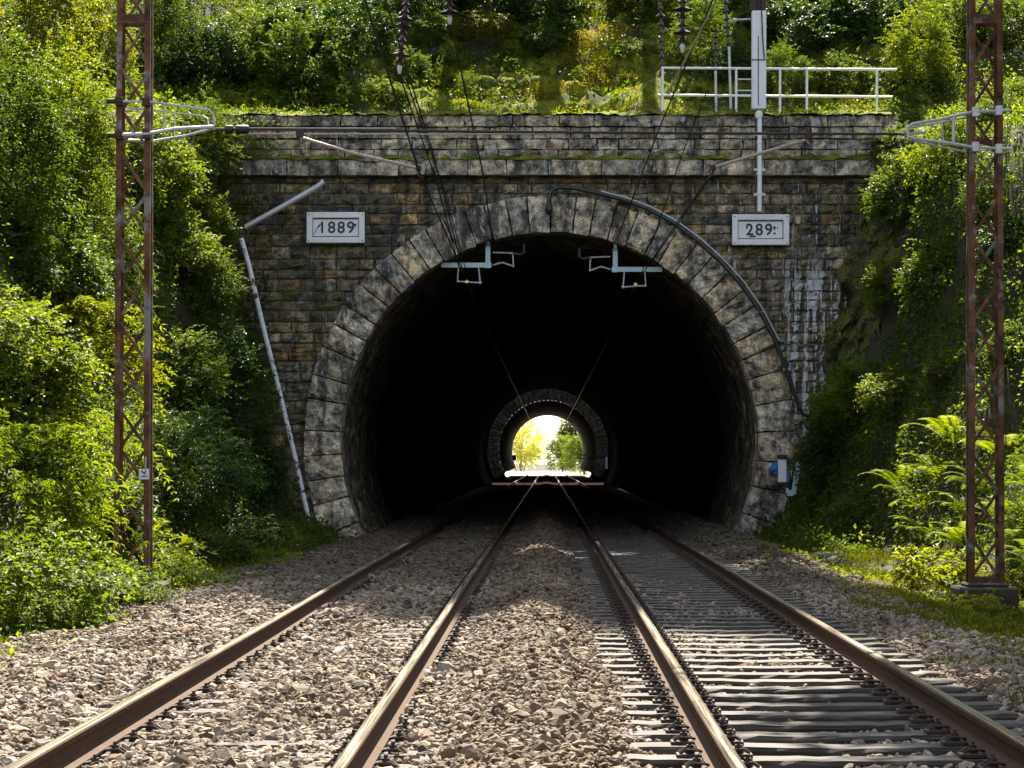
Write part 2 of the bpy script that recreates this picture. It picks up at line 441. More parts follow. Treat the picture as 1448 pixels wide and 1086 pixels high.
RX = [-2.47, -.965, .89, 2.40]
def bedz(X, Y):
    X = np.asarray(X, float); Y = np.asarray(Y, float)
    z = np.full(np.broadcast(X, Y).shape, -.185)
    z = z + (.21 + .05 * vnoise(Y * .35, 0, 0, 66)) * np.exp(-((X + .08 + .06 * vnoise(Y * .5, 3, 0, 67)) / .38) ** 2)                                # heap between the tracks
    z = z - .045 * sstep(X, .30, .55) * (1 - sstep(X, 2.75, 3.1))                # right track, sleepers bare
    z = z - .11 * sstep(-X, 3.7, 4.9) + .07 * np.exp(-((X + 3.5) / .4) ** 2)
    z = z - .14 * sstep(X, 3.3, 4.4) + .22 * np.exp(-((X - 3.75) / .45) ** 2) * sstep(Y, 31, 38)
    z = z + .03 * fbm(X * .9, Y * .5, 0, 21, 2)
    f = sstep(Y, 62, 90)
    return z * (1 - f) + f * (-.2 + .10 * np.exp(-((X + .08) / .4) ** 2))
xs = np.arange(-4.8, 4.81, .12); ys = np.concatenate([np.arange(4, 95, .3), np.arange(95, 330, 3)])
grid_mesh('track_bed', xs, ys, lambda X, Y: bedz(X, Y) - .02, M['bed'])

# ballast: loose stones nobody could count
def ico():
    t = (1 + 5 ** .5) / 2
    V = nrm(np.array([(-1, t, 0), (1, t, 0), (-1, -t, 0), (1, -t, 0), (0, -1, t), (0, 1, t), (0, -1, -t), (0, 1, -t), (t, 0, -1), (t, 0, 1), (-t, 0, -1), (-t, 0, 1)], float))
    F = np.array([(0, 11, 5), (0, 5, 1), (0, 1, 7), (0, 7, 10), (0, 10, 11), (1, 5, 9), (5, 11, 4), (11, 10, 2), (10, 7, 6), (7, 1, 8), (3, 9, 4), (3, 4, 2), (3, 2, 6), (3, 6, 8), (3, 8, 9), (4, 9, 5), (2, 4, 11), (6, 2, 10), (8, 6, 7), (9, 8, 1)])
    return V, F
def rand_rot(n, rng):
    q = nrm(rng.normal(size=(n, 4))); w, x, y, z = q.T
    return np.stack([np.stack([1 - 2 * (y * y + z * z), 2 * (x * y - z * w), 2 * (x * z + y * w)], -1),
                     np.stack([2 * (x * y + z * w), 1 - 2 * (x * x + z * z), 2 * (y * z - x * w)], -1),
                     np.stack([2 * (x * z - y * w), 2 * (y * z + x * w), 1 - 2 * (x * x + y * y)], -1)], -2)
def stones(name, bands, label):
    rng = np.random.default_rng(5); IV, IF = ico(); allV = []; allF = []; n0 = 0
    for (y0, y1, x0, x1, dens, size) in bands:
        n = int((y1 - y0) * (x1 - x0) * dens)
        Y = rng.uniform(y0, y1, n); X = rng.uniform(x0, x1, n)
        on = np.zeros(n, bool)
        for r in RX: on |= np.abs(X - r) < .085
        # the right track's sleepers show bare between thinner stones
        ph = np.mod(Y - SL0, SLP); ons = (ph < .235) & (X > .42) & (X < 2.98)
        drop = on | (ons & (rng.random(n) < .84))
        phl = np.mod(Y - SL0 - .2, SLP); onl = (phl < .2) & (X > -3.0) & (X < -.45) & (np.minimum(np.abs(X - RX[0]), np.abs(X - RX[1])) < .40)
        drop |= onl & (rng.random(n) < .55)
        vis = np.abs(X) < .30 * Y + .8
        sel = ~drop & vis; X, Y = X[sel], Y[sel]; n = len(X)
        Z = bedz(X, Y) + rng.uniform(-.034, .026, n)
        s = size * rng.lognormal(0, .36, n) * .5
        s = np.where((X > .3) & (X < 3.1), s * .8, s)
        ax = np.stack([rng.uniform(.95, 1.7, n), rng.uniform(.7, 1.1, n), rng.uniform(.42, .8, n)], -1) * s[:, None]
        jit = rng.uniform(.80, 1.18, (n, 12, 1))
        v = IV[None] * jit * ax[:, None, :]
        tilt = rand_rot(n, rng); v = np.einsum('nij,nkj->nki', tilt, v)
        v[..., 2] *= .8
        v += np.stack([X, Y, Z], -1)[:, None, :]
        allV.append(v.reshape(-1, 3)); allF.append((IF[None] + (np.arange(n) * 12)[:, None, None] + n0).reshape(-1, 3)); n0 += n * 12
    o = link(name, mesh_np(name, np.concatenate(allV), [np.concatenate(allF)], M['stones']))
    return tag(o, label, 'ballast', kind='stuff')
SL0, SLP = 10.8, .60
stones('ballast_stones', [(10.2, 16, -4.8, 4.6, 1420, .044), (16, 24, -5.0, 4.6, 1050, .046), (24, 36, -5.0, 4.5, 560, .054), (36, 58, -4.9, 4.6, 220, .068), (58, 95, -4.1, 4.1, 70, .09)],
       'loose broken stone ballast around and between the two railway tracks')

# ------------------------------------------------------------------ rails and sleepers
def rail(x, label):
    prof = [(-.07, -.165), (-.07, -.152), (-.02, -.138), (-.010, -.125), (-.010, -.055), (-.033, -.040), (-.036, -.012), (-.030, -.003), (-.018, 0),
            (.018, 0), (.030, -.003), (.036, -.012), (.033, -.040), (.010, -.055), (.010, -.125), (.02, -.138), (.07, -.152), (.07, -.165)]
    Ys = list(np.arange(2, 70, 2.0)) + list(np.arange(70, 330, 10.0))
    V = [(a + x, y, b + .004 * math.sin(y * .31 + x)) for y in Ys for a, b in prof]; n = len(prof)
    F = []; mi = []
    for i in range(len(Ys) - 1):
        for k in range(n - 1):
            F.append((i * n + k, i * n + k + 1, (i + 1) * n + k + 1, (i + 1) * n + k)); mi.append(1 if 7 <= k <= 9 else 0)
    F.append(tuple(range(n))); mi.append(0)
    me = bpy.data.meshes.new('rail'); me.from_pydata([(a, b, c) for a, b, c in V], [], F)
    me.materials.append(M['rail']); me.materials.append(M['railhead']); me.polygons.foreach_set('material_index', mi); me.update()
    o = link('rail', me); return tag(o, label, 'rail', 'rails of the two tracks')
rail(RX[0], 'rusty rail nearest the green bank under the 1889 plate')
rail(RX[1], 'rusty rail of the stone-buried track, beside the ballast heap in the middle')
rail(RX[2], 'rusty rail of the bare-sleeper track, beside the ballast heap in the middle')
rail(RX[3], 'rusty rail nearest the ferns, mossy green on its far edge')

def sleeper_mesh(seed):
    rng = np.random.default_rng(seed); m = MB()
    n = 27; us = np.linspace(-1.3, 1.3, n)
    prof = [(-.118, -.13), (-.122, -.02), (-.108, 0), (.108, 0), (.122, -.02), (.118, -.13)]
    V = []
    for u in us:
        w = 1 + .04 * rng.normal() * .5
        dip = -.010 * math.exp(-(u / .45) ** 2) + .0022 * rng.normal()
        V += [(u, a * w + .004 * rng.normal(), b + (dip if b > -.1 else 0)) for a, b in prof]
    k = 6
    F = [(i * k + j, i * k + (j + 1) % k, (i + 1) * k + (j + 1) % k, (i + 1) * k + j) for i in range(n - 1) for j in range(k)]
    F += [tuple(range(k))[::-1], tuple((n - 1) * k + j for j in range(k))]
    m.add(V, F)
    return m
def clip_mesh():
    m = MB()
    m.box((-.09, -.075, -.012), (.07, .075, .018), .004)
    m.lathe([(0, .034), (.3, .036), (.32, .026), (.7, .026), (.72, .015), (1, .013)], (.0, .0, .018), (.0, .0, .105), 6)
    m.tube([(-.07, -.045, .02), (-.03, -.05, .05), (.055, -.03, .042), (.075, 0, .03), (.055, .03, .042), (-.03, .05, .05), (-.07, .045, .02)], .012, 6)
    return m
protos = []
for s in range(5):
    o = sleeper_mesh(s).build('sleeper', M['sleeper']); protos.append(o.data); bpy.data.objects.remove(o)
c_ = clip_mesh().build('rail_clip', M['dark_rust']); CLIP = c_.data; bpy.data.objects.remove(c_)
k = 0
for y in np.arange(SL0 + .118, 56, SLP):
    for (cx, off, zt, lab, grp) in ((1.645, 0, -.168, 'grey weathered sleeper lying bare under the right-hand track', 'sleepers of the right-hand track'),
                                    (-1.7175, .2, -.172, 'weathered sleeper mostly buried in stones under the left-hand track', 'sleepers of the left-hand track')):
        o = link('sleeper', protos[k % 5]); k += 1
        o.location = (cx + random.uniform(-.03, .03), y + off, zt); o.rotation_euler = (0, 0, random.uniform(-.008, .008))
        tag(o, lab, 'sleeper', grp)
        for r in (RX[2:] if cx > 0 else RX[:2]):
            for s in (-1, 1):
                c = link('rail_clip', CLIP, o); c.location = (r + s * .13 - o.location.x, 0, .008 if cx > 0 else -.012); c.scale = (.8, .8, .75); c.rotation_euler = (0, 0, 0 if s > 0 else PI)
                c.rotation_euler = (0, 0, PI if s > 0 else 0)

# ------------------------------------------------------------------ masonry
def masonry(blocks, fmap, nu=4, nv=3, depth=.35, bulge=.03, rough=.03, seed=1, edge=.02, ju=.012):
    """blocks: (u0,u1,v0,v1,w); every block one rock-faced stone mapped by fmap(u,v,w)"""
    rng = np.random.default_rng(seed); Vs = []; Fs = []; n0 = 0
    su = np.array([0, 0] + [(i + 1) / (nu + 1) for i in range(nu)] + [1, 1]); sv = np.array([0, 0] + [(i + 1) / (nv + 1) for i in range(nv)] + [1, 1])
    A, B = np.meshgrid(su, sv); nxx, nyy = len(su), len(sv)
    ring0 = np.zeros_like(A, bool); ring0[0] = ring0[-1] = True; ring0[:, 0] = ring0[:, -1] = True
    ring1 = np.zeros_like(A, bool); ring1[1] = ring1[-2] = True; ring1[:, 1] = ring1[:, -2] = True; ring1 &= ~ring0
    i, j = np.meshgrid(np.arange(nxx - 1), np.arange(nyy - 1)); a = (j * nxx + i).reshape(-1)
    F0 = np.stack([a, a + 1, a + nxx + 1, a + nxx], 1)
    for (u0, u1, v0, v1, w) in blocks:
        g = edge * .5
        U = u0 + g + (u1 - u0 - 2 * g) * A; Vv = v0 + g + (v1 - v0 - 2 * g) * B
        du, dv = (u1 - u0) / (nu + 1), (v1 - v0) / (nv + 1)
        inner = ~(ring0 | ring1)
        U = U + inner * rng.uniform(-.28, .28, U.shape) * du; Vv = Vv + inner * rng.uniform(-.28, .28, U.shape) * dv
        U = U + ring1 * rng.uniform(-ju, ju, U.shape); Vv = Vv + ring1 * rng.uniform(-.012, .012, U.shape)
        tiltu, tiltv = rng.normal(0, .6, 2) * rough
        W = np.where(ring0, -depth, np.where(ring1, 0.0, bulge + rng.normal(0, rough, U.shape) + tiltu * (A - .5) * 2 + tiltv * (B - .5) * 2)) + w
        W = np.where(inner & (W < w - .005), w - .005, W)
        Vs.append(np.stack(fmap(U, Vv, W), -1).reshape(-1, 3)); Fs.append(F0 + n0); n0 += A.size
    return np.concatenate(Vs), np.concatenate(Fs)

WY, CX, CZ, R1, R2 = 52.0, .04, 1.87, 4.34, 5.10
portal = empty('tunnel_portal', (CX, WY, 0), 'dark stone railway tunnel portal with rough voussoir arch and moss-topped parapet', 'tunnel portal')
def part(name, V, F, mat, parent, smooth=False, off=None):
    V = np.asarray(V) - np.array(parent.location)
    return link(name, mesh_np(name, V, [F] if not isinstance(F, list) else F, mat, None, smooth), parent)

rng = np.random.default_rng(3)
blocks = []; z = -.3
while z < 7.34:
    h = rng.choice([.19, .21, .23, .26]); h = min(h, 7.36 - z) if 7.36 - z > .12 else 7.36 - z
    if 7.36 - (z + h) < .1: h = 7.36 - z
    zm = z + h / 2; half = math.sqrt(max(4.72 ** 2 - (zm - CZ) ** 2, 0))
    spans = [(-7.4, CX - half), (CX + half, 7.4)] if half > .05 else [(-7.4, 7.4)]
    for a, b in spans:
        x = a
        while x < b - .05:
            w = rng.uniform(.28, .72)
            if b - (x + w) < .25: w = b - x
            blocks.append((x, x + w, z, z + h, rng.normal(0, .012))); x += w
    z += h
wmap = lambda u, v, w: (u, WY - w, v)
V, F = masonry(blocks, wmap, 3, 2, .2, .02, .022, 1, .03); part('wall', V, F, M['wall'], portal)

def holed_wall(parent, name, Y0, cx, cz, r, x0, x1, z0, z1, mat, thick=.5):
    """flat backing wall pierced by the arch"""
    a0 = math.acos(max(-1, min(1, (z0 - cz) / r))); th = np.linspace(-a0, a0, 73)
    V = []; F = []
    inn = [(cx + r * math.sin(t), cz + r * math.cos(t)) for t in th]
    outr = []
    for t in th:
        dx, dz = math.sin(t), math.cos(t); k = 1e9
        if dx > 1e-6: k = min(k, (x1 - cx) / dx)
        if dx < -1e-6: k = min(k, (x0 - cx) / dx)
        if dz > 1e-6: k = min(k, (z1 - cz) / dz)
        if dz < -1e-6: k = min(k, (z0 - cz) / dz)
        outr.append((cx + k * dx, cz + k * dz))
    for (x, z_) in inn: V.append((x, Y0, z_))
    for (x, z_) in outr: V.append((x, Y0, z_))
    for (x, z_) in inn: V.append((x, Y0 + thick, z_))
    n = len(inn)
    for i in range(n - 1):
        F.append((i, i + 1, n + i + 1, n + i)); F.append((i, 2 * n + i, 2 * n + i + 1, i + 1))
    # corner fillers
    for c in ((x0, z1), (x1, z1)):
        V.append((c[0], Y0, c[1])); q = len(V) - 1
        for i in range(n - 1):
            a, b = outr[i], outr[i + 1]
            on = lambda p, ax: abs(p[ax] - c[ax]) < 1e-6
            if (on(a, 0) and not on(b, 0) and on(b, 1)) or (on(a, 1) and on(b, 0) and not on(b, 1)): F.append((n + i, n + i + 1, q))
    for sgn, c in ((-1, (x0, z0)), (1, (x1, z0))):
        pass
    o = np.array(parent.location); me = bpy.data.meshes.new(name); me.from_pydata([tuple(np.array(v) - o) for v in V], [], F); me.materials.append(mat); me.update()
    return link(name, me, parent)
holed_wall(portal, 'mortar_backing', WY + .03, CX, CZ, R1 + .12, -7.5, 7.5, -.6, 7.5, M['mortar'], .6)

def ring_blocks(seed):
    rng = np.random.default_rng(seed); a1 = math.acos((-.25 - CZ) / R1); th = -a1; bl = []
    while th < a1:
        side = min(abs(th) / a1, 1); L = rng.uniform(.36, .50) if side < .55 else rng.uniform(.46, .64)
        d = L / ((R1 + R2) / 2)
        if a1 - (th + d) < .05: d = a1 - th
        bl.append((th, th + d, R1 + rng.uniform(-.02, .02), R2 + rng.uniform(-.02, .02), .10 + rng.normal(0, .012))); th += d
    return bl
RB = ring_blocks(8)
def rmap(u, v, w): return (CX + v * np.sin(u), WY - w, CZ + v * np.cos(u))
def masonry_ring(bl, fm, seed):
    # edges in radians: shrink the gap accordingly
    return masonry(bl, fm, 5, 7, .75, .030, .013, seed, .0068, .0018)
V, F = masonry_ring(RB, rmap, 4); part('arch_ring', V, F, M['ring'], portal)
# a thin raised rim round the arch
m = MB()
# cornice and parapet
rng = np.random.default_rng(12)
def course(z0, z1, x0, x1, wl, wh, w):
    out = []; x = x0
    while x < x1 - .05:
        l = rng.uniform(wl, wh)
        if x1 - (x + l) < wl * .6: l = x1 - x
        out.append((x, x + l, z0, z1, w + rng.normal(0, .012))); x += l
    return out
V, F = masonry(course(7.36, 7.70, -7.3, 7.3, .8, 1.5, .30), wmap, 5, 2, .6, .008, .010, 5, .02); part('cornice', V, F, M['parapet'], portal)
pb = course(7.70, 7.93, -7.3, 7.3, .5, 1.3, .06) + course(7.93, 8.15, -7.3, 7.3, .4, 1.0, .05) + course(8.15, 8.40, -7.3, 7.3, .4, .95, .06)
V, F = masonry(pb, wmap, 4, 2, .8, .015, .018, 6, .025); part('parapet', V, F, M['parapet'], portal)
V, F = masonry(course(8.40, 8.64, -7.3, 7.3, .7, 1.4, .10), wmap, 5, 2, 1.0, .008, .012, 7, .022); part('coping', V, F, M['parapet'], portal)

m = MB(); m.box((-7.4, WY + .10, 7.33), (7.4, WY + 1.25, 8.52)); m.V = [v - np.array(portal.location) for v in m.V]; m.build('rubble_core', M['mortar'], portal)  # added backing box that stops sunlight leaking through the joints
# lining of the tunnel: coursed stone near the mouth, plain barrel beyond, tunnel dark and soot painted in
rng = np.random.default_rng(22)
LR = 4.46; bl = []; y = WY + .55
a1 = math.acos((-.4 - CZ) / LR)
while y < 64:
    dy = rng.uniform(.28, .42); th = -a1
    while th < a1:
        L = rng.uniform(.35, .75) / LR
        if a1 - (th + L) < .06: L = a1 - th
        bl.append((th, th + L, y, y + dy, rng.normal(0, .02))); th += L
    y += dy
def lmap(u, v, w): return (CX + (LR - w) * np.sin(u), v, CZ + (LR - w) * np.cos(u))
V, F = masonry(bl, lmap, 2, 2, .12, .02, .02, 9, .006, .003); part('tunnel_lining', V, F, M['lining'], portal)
def barrel(parent, name, y0, y1, cz0, cz1, r, mat, n=64, m=24):
    a1 = 2.06; th = np.linspace(-a1, a1, n); Ys = np.linspace(y0, y1, m)
    V = [(CX + r * math.sin(t), yy, cz0 + (cz1 - cz0) * (yy - y0) / (y1 - y0) + r * math.cos(t)) for yy in Ys for t in th]
    F = np.array([(j * n + i, j * n + i + 1, (j + 1) * n + i + 1, (j + 1) * n + i) for j in range(m - 1) for i in range(n - 1)])
    return part(name, V, F, mat, parent, True)
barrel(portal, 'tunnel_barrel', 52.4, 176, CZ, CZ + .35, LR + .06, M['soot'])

# second tunnel seen through the first
FY, FZ = 223.0, 2.62
inner = empty('tunnel_portal', (CX, FY, 0), 'small far stone arch deep inside the dark tunnel framing the bright way out', 'tunnel portal')
def rmap2(u, v, w):
    v = R1 + (v - R1) * 1.42
    return (CX + v * np.sin(u), FY - w * 2, FZ + v * np.cos(u))
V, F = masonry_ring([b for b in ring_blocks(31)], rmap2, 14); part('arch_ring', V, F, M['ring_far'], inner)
holed_wall(inner, 'wall', FY + .05, CX, FZ, R1 + .1, -9.3, 9.3, -.6, 14.2, M['soot'], .6)  # near-black colour paints the shade around the far arch
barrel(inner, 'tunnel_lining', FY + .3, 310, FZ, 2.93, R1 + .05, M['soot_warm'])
# added black light-limiting gallery between the two tunnels, roof slot for sky light
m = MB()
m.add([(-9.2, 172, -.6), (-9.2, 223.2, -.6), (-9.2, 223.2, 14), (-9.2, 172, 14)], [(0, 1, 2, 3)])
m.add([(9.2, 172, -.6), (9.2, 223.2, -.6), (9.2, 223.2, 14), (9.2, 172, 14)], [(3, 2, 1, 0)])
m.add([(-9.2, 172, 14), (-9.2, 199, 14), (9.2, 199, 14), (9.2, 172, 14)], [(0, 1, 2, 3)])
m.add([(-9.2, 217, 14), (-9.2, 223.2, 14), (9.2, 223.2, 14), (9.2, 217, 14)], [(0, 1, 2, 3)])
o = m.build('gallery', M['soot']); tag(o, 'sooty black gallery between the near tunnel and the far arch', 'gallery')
o2 = empty('tunnel_portal', (CX, 172, 0), 'black inner end wall where the near tunnel opens out', 'tunnel wall')
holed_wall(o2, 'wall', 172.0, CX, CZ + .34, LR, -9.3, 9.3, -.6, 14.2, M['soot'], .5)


# ------------------------------------------------------------------ lattice masts, boom and brackets
MY = 33.0
def lattice_mast(px0, px1, pxw, zbase, label):
    cx = (px0 + px1) / 2; w = pxw * MY / FPX
    X0, X1 = (px0 - VX) * MY / FPX, (px1 - VX) * MY / FPX      # axis at the top and at the foot
    t = empty('lattice_mast', (X1, MY, zbase), label, 'catenary mast', 'rusty lattice masts beside the tracks')
    ztop = 9.6; O = np.array((X1, MY, zbase))
    def ax(z): f = (z - zbase) / (ztop - zbase); return X1 + (X0 - X1) * f, w * (1.0 - .10 * f) / 2
    def corner(sx, sy, z): c, h = ax(z); return np.array((c + sx * h, MY + sy * h * .62, z))
    for sx in (-1, 1):
        for sy in (-1, 1):
            m = MB(); a, b = corner(sx, sy, zbase), corner(sx, sy, ztop); T = .010; L = .070
            m.bar(a + (-sx * L / 2, 0, 0), b + (-sx * L / 2, 0, 0), L, T, (0, -1, 0))
            m.bar(a + (0, -sy * L / 2, 0), b + (0, -sy * L / 2, 0), L, T, (1, 0, 0))
            for zz in np.arange(zbase + .3, ztop, .56):
                p = corner(sx, sy, zz); m.lathe([(0, .016), (1, .012)], p + (-sx * .045, sy * .004, 0), p + (-sx * .045, sy * .02, 0), 6)
            m.V = [v - O for v in m.V]; m.build('leg', M['rust'], t)
    pitch = .56; m = MB(); i = 0; z = zbase + .12
    while z < ztop - pitch:
        s = 1 if i % 2 else -1
        for sy in (-1, 1):
            k = s * sy; m.bar(corner(-k, sy, z) + (k * .03, -sy * .012, 0), corner(k, sy, z + pitch) + (-k * .03, -sy * .012, 0), 0.042, .008, (0, 1, 0))
            k = s * sy; m.bar(corner(sy, -k, z) + (-sy * .012, k * .03, 0), corner(sy, k, z + pitch) + (-sy * .012, -k * .03, 0), .05, .008, (1, 0, 0))
        i += 1; z += pitch
    m.V = [v - O for v in m.V]; m.build('lacing', M['rust'], t)
    for zz in (7.25, zbase + .06):
        for sy in (-1, 1):
            m = MB(); m.bar(corner(-1, sy, zz) + (0, sy * .008, 0), corner(1, sy, zz) + (0, sy * .008, 0), .12, .01, (0, 1, 0))
            m.V = [v - O for v in m.V]; m.build('tie_plate', M['rust'], t)
    return t, O, corner
def sub(m, O): m.V = [v - O for v in m.V]; return m

tl, OL, cl = lattice_mast(192, 188, 50, -.20, 'rusty lattice mast with a small white tag, in the leafy bank on the left')
tr, ORr, cr = lattice_mast(1392, 1393, 49, -.22, 'rusty lattice mast on a mossy concrete block among the ferns')
p = lambda a, b: P(a, b, MY)
# left bracket
m = MB(); f = MY - .27
q = lambda a, b, d=-.19: P(a, b, MY) + (0, d, 0)
m.tube([q(160, 146), q(215, 147), q(298, 158), q(304, 163), q(306, 181)], .017, 6)
m.tube([q(160, 146, .27), q(215, 152, .27), q(285, 162, .10), q(294, 168, 0), q(296, 180, 0)], .012, 6)
m.tube([q(160, 194), q(212, 192), q(250, 185), q(306, 182)], .026, 8)
m.tube([q(160, 194, .27), q(212, 196, .27), q(260, 191, .1), q(306, 184)], .020, 8)
m.tube([q(235, 150), q(235, 187)], .013, 6); m.tube([q(244, 154, .2), q(244, 186, .2)], .010, 6)
sub(m, OL).build('bracket_arm', M['galv'], tl, True)
for (px, py) in ((172, 146), (210, 147), (172, 194), (210, 193)):
    m = MB(); m.box(q(px - 6, py - 6, -.21), q(px + 6, py + 6, -.13), .01)
    if px < 190: m.tube([q(155, py), q(176, py)], .035, 8)
    sub(m, OL).build('clamp', M['dark_rust'], tl)
# small white tag of the left mast
tg = MB(); tg.box(q(199.5, 663, -.195), q(214, 678, -.185), .004)
tag_o = sub(tg, OL).build('tag_plate', M['panel'], tl)
m = MB()
c = q(207, 668, -.197)
for (x0, z0, x1, z1, w) in ((-.035, .022, 0, -.012, .017), (.028, .022, .006, -.012, .017), (-.01, .0, .012, -.026, .014)):
    m.bar(c + (x0, 0, z0), c + (x1, 0, z1), w, .003, (0, -1, 0))
for k in range(4): m.bar(c + (-.033 + k * .02, 0, -.052 + (k % 2) * .004), c + (-.018 + k * .02, 0, -.052 + (k % 2) * .004), .015, .003, (0, -1, 0))
sub(m, OL).build('tag_symbol', M['black'], tag_o)
m = MB(); m.tube([q(209, 646, -.19), q(209, 664, -.19)], .012, 8)
sub(m, OL).build('tag_hanger', M['galv'], tl, True)
# right bracket
m = MB()
m.tube([q(1416, 160), q(1372, 161), q(1325, 172), q(1288, 178), q(1280, 183), q(1281, 196), q(1290, 199), q(1330, 204), q(1375, 211), q(1416, 213)], .021, 8)
m.tube([q(1372, 163, .2), q(1330, 172, .1), q(1288, 180, 0)], .014, 6); m.tube([q(1372, 213, .2), q(1330, 206, .1), q(1288, 198, 0)], .014, 6)
m.tube([q(1345, 168), q(1345, 206)], .022, 8); m.tube([q(1334, 171, .1), q(1336, 204, .1)], .013, 6)
sub(m, ORr).build('bracket_arm', M['galv'], tr, True)
for (px, py) in ((1376, 161), (1409, 159), (1376, 210), (1409, 213)):
    m = MB(); m.box(q(px - 5, py - 7, -.21), q(px + 5, py + 7, -.13), .01)
    if px > 1400: m.tube([q(1408, py), q(1425, py)], .02, 8)
    sub(m, ORr).build('clamp', M['galv'], tr)
m = MB(); m.bar(q(1382, 196, .1), q(1404, 201, .1), .08, .05); sub(m, ORr).build('loose_bracket', M['rust'], tr)
# foundation block
m = MB(); lo, hi = p(1350, 872), p(1433, 829); m.box((lo[0], MY - .4, -.75), (hi[0], MY + .4, hi[2]), .03)
m.box((lo[0] + .12, MY - .3, hi[2]), (hi[0] - .1, MY + .3, hi[2] + .05), .02)
sub(m, ORr).build('foundation', M['concrete'], tr)
m = MB(); m.box((-.45 + OL[0], MY - .4, -.8), (.45 + OL[0], MY + .4, -.17), .03); sub(m, OL).build('foundation', M['concrete'], tl)

# cross boom carrying the two registration arms
BO = p(774, 186)
boom = empty('cross_boom', BO, 'long dark steel boom spanning both tracks between the two lattice masts', 'boom')
m = MB(); m.tube([p(306, 182.5), p(520, 184.5), p(774, 187), p(1100, 189), p(1285, 189.5)], .019, 10); sub(m, BO).build('tube', M['dark_rust'], boom, True)
for pts, rr in (((p(350, 189), p(640, 190), p(800, 189)), .012), ((p(350, 181), p(560, 181.5)), .010)):
    m = MB(); m.tube(pts, rr, 6); sub(m, BO).build('guy_wire', M['wire_light'], boom, True)
for a, b, y in ((318, 330, 183), (333, 352, 183)):
    m = MB(); m.lathe([(0, .05), (.1, .058), (.9, .058), (1, .045)], p(a, y), p(b, y), 10); sub(m, BO).build('insulator_sleeve', M['black'], boom, True)
m = MB(); m.tube([p(1270, 188), p(1282, 190), p(1310, 187)], .02, 6); sub(m, BO).build('end_fitting', M['galv'], boom, True)
RA = [((424, 188), (424, 194), (500, 217), (592, 238)), ((1143, 191), (1143, 197), (1075, 217), (1008, 237))]
for pts in RA:
    m = MB(); m.tube([p(*pts[1]), p(*pts[2]), p(*pts[3])], .022, 8); arm = sub(m, BO).build('registration_arm', M['arm'], boom, True)
    m = MB(); a = p(*pts[0]); m.box(a - (.05, .04, .06), a + (.05, .04, .04), .01); sub(m, BO).build('clamp', M['dark_rust'], arm)
    m = MB(); b = p(*pts[3]); m.box(b - (.035, .03, .035), b + (.035, .03, .035), .008)
    m.tube([b, b + (0, 0, -.10), b + (.06 if b[0] < 0 else -.06, 0, -.13)], .012, 6); sub(m, BO).build('clamp', M['dark_rust'], arm)

# ------------------------------------------------------------------ wires and insulators
def wire(label, pts, r=.010, mat='wire', cat='overhead wire', name='overhead_wire'):
    m = MB(); O = np.asarray(pts[0], float); m.tube(pts, r, 6); sub(m, O)
    o = m.build(name, M[mat], None, True); o.location = O; return tag(o, label, cat)
D = 210.0
wire('contact wire into the tunnel on the left, held by the left-hand registration arm', [(-1.35, -6, 5.25), P(516, 0, 21), P(592, 241, MY), P(660, 398, 52.1)], .012, 'wire', name='contact_wire')
wire('golden conductor wire inside the tunnel on the left, running to the far exit', [P(660, 398, 52.1), P(700, 490, 90), P(748, 590, D), (-1.6, 312, 5.6)], .034, 'copper', name='contact_wire')
wire('carrier wire just above the left-hand contact wire', [(-1.3, -6, 6.3), P(545, 0, 26), P(612, 215, 40), P(655, 385, 52.3), P(700, 488, 95)], .011)
wire('thin wire from the left brown insulator string down to the left tunnel bracket', [P(564, 104, MY), P(618, 258, 42), P(650, 382, 52.2)], .011)
wire('second thin wire hanging from the left brown insulator string beside its twin', [P(570, 100, MY), P(626, 262, 42), P(659, 383, 52.2)], .010)
wire('thin dark wire from the small upper insulator to the top of the left tunnel bracket', [P(637, 30, MY), P(683, 245, 45), P(697, 346, 52.2)], .012)
wire('contact wire into the tunnel on the right, held by the right-hand registration arm', [P(1012, 238, MY), P(955, 318, 43), P(899, 402, 52.1)], .012, 'wire', name='contact_wire')
wire('golden conductor wire inside the tunnel on the right, running to the far exit', [P(899, 402, 52.1), P(860, 480, 90), P(805, 588, D), (1.85, 312, 5.6)], .034, 'copper', name='contact_wire')
wire('thin dark wire close beside the right-hand contact wire', [P(1010, 243, MY), P(950, 330, 43), P(905, 392, 52.2)], .010)
wire('long dark cable slanting down to the crown of the arch on the right', [P(1030, -70, 30), P(1006, 4, MY), P(935, 175, 42), P(871, 342, 52.2)], .013)
wire('bright rod slanting beside the long dark cable above the parapet', [P(1015, -5, MY), P(985, 55, MY + .5), P(944, 132, MY + 1.2)], .014, 'wire_light', 'stay rod', 'stay_rod')
wire('thin wire slanting from the railing down across the arch stones on the right', [P(1000, 128, 44), P(962, 225, 48), P(908, 385, 52.2)], .010)

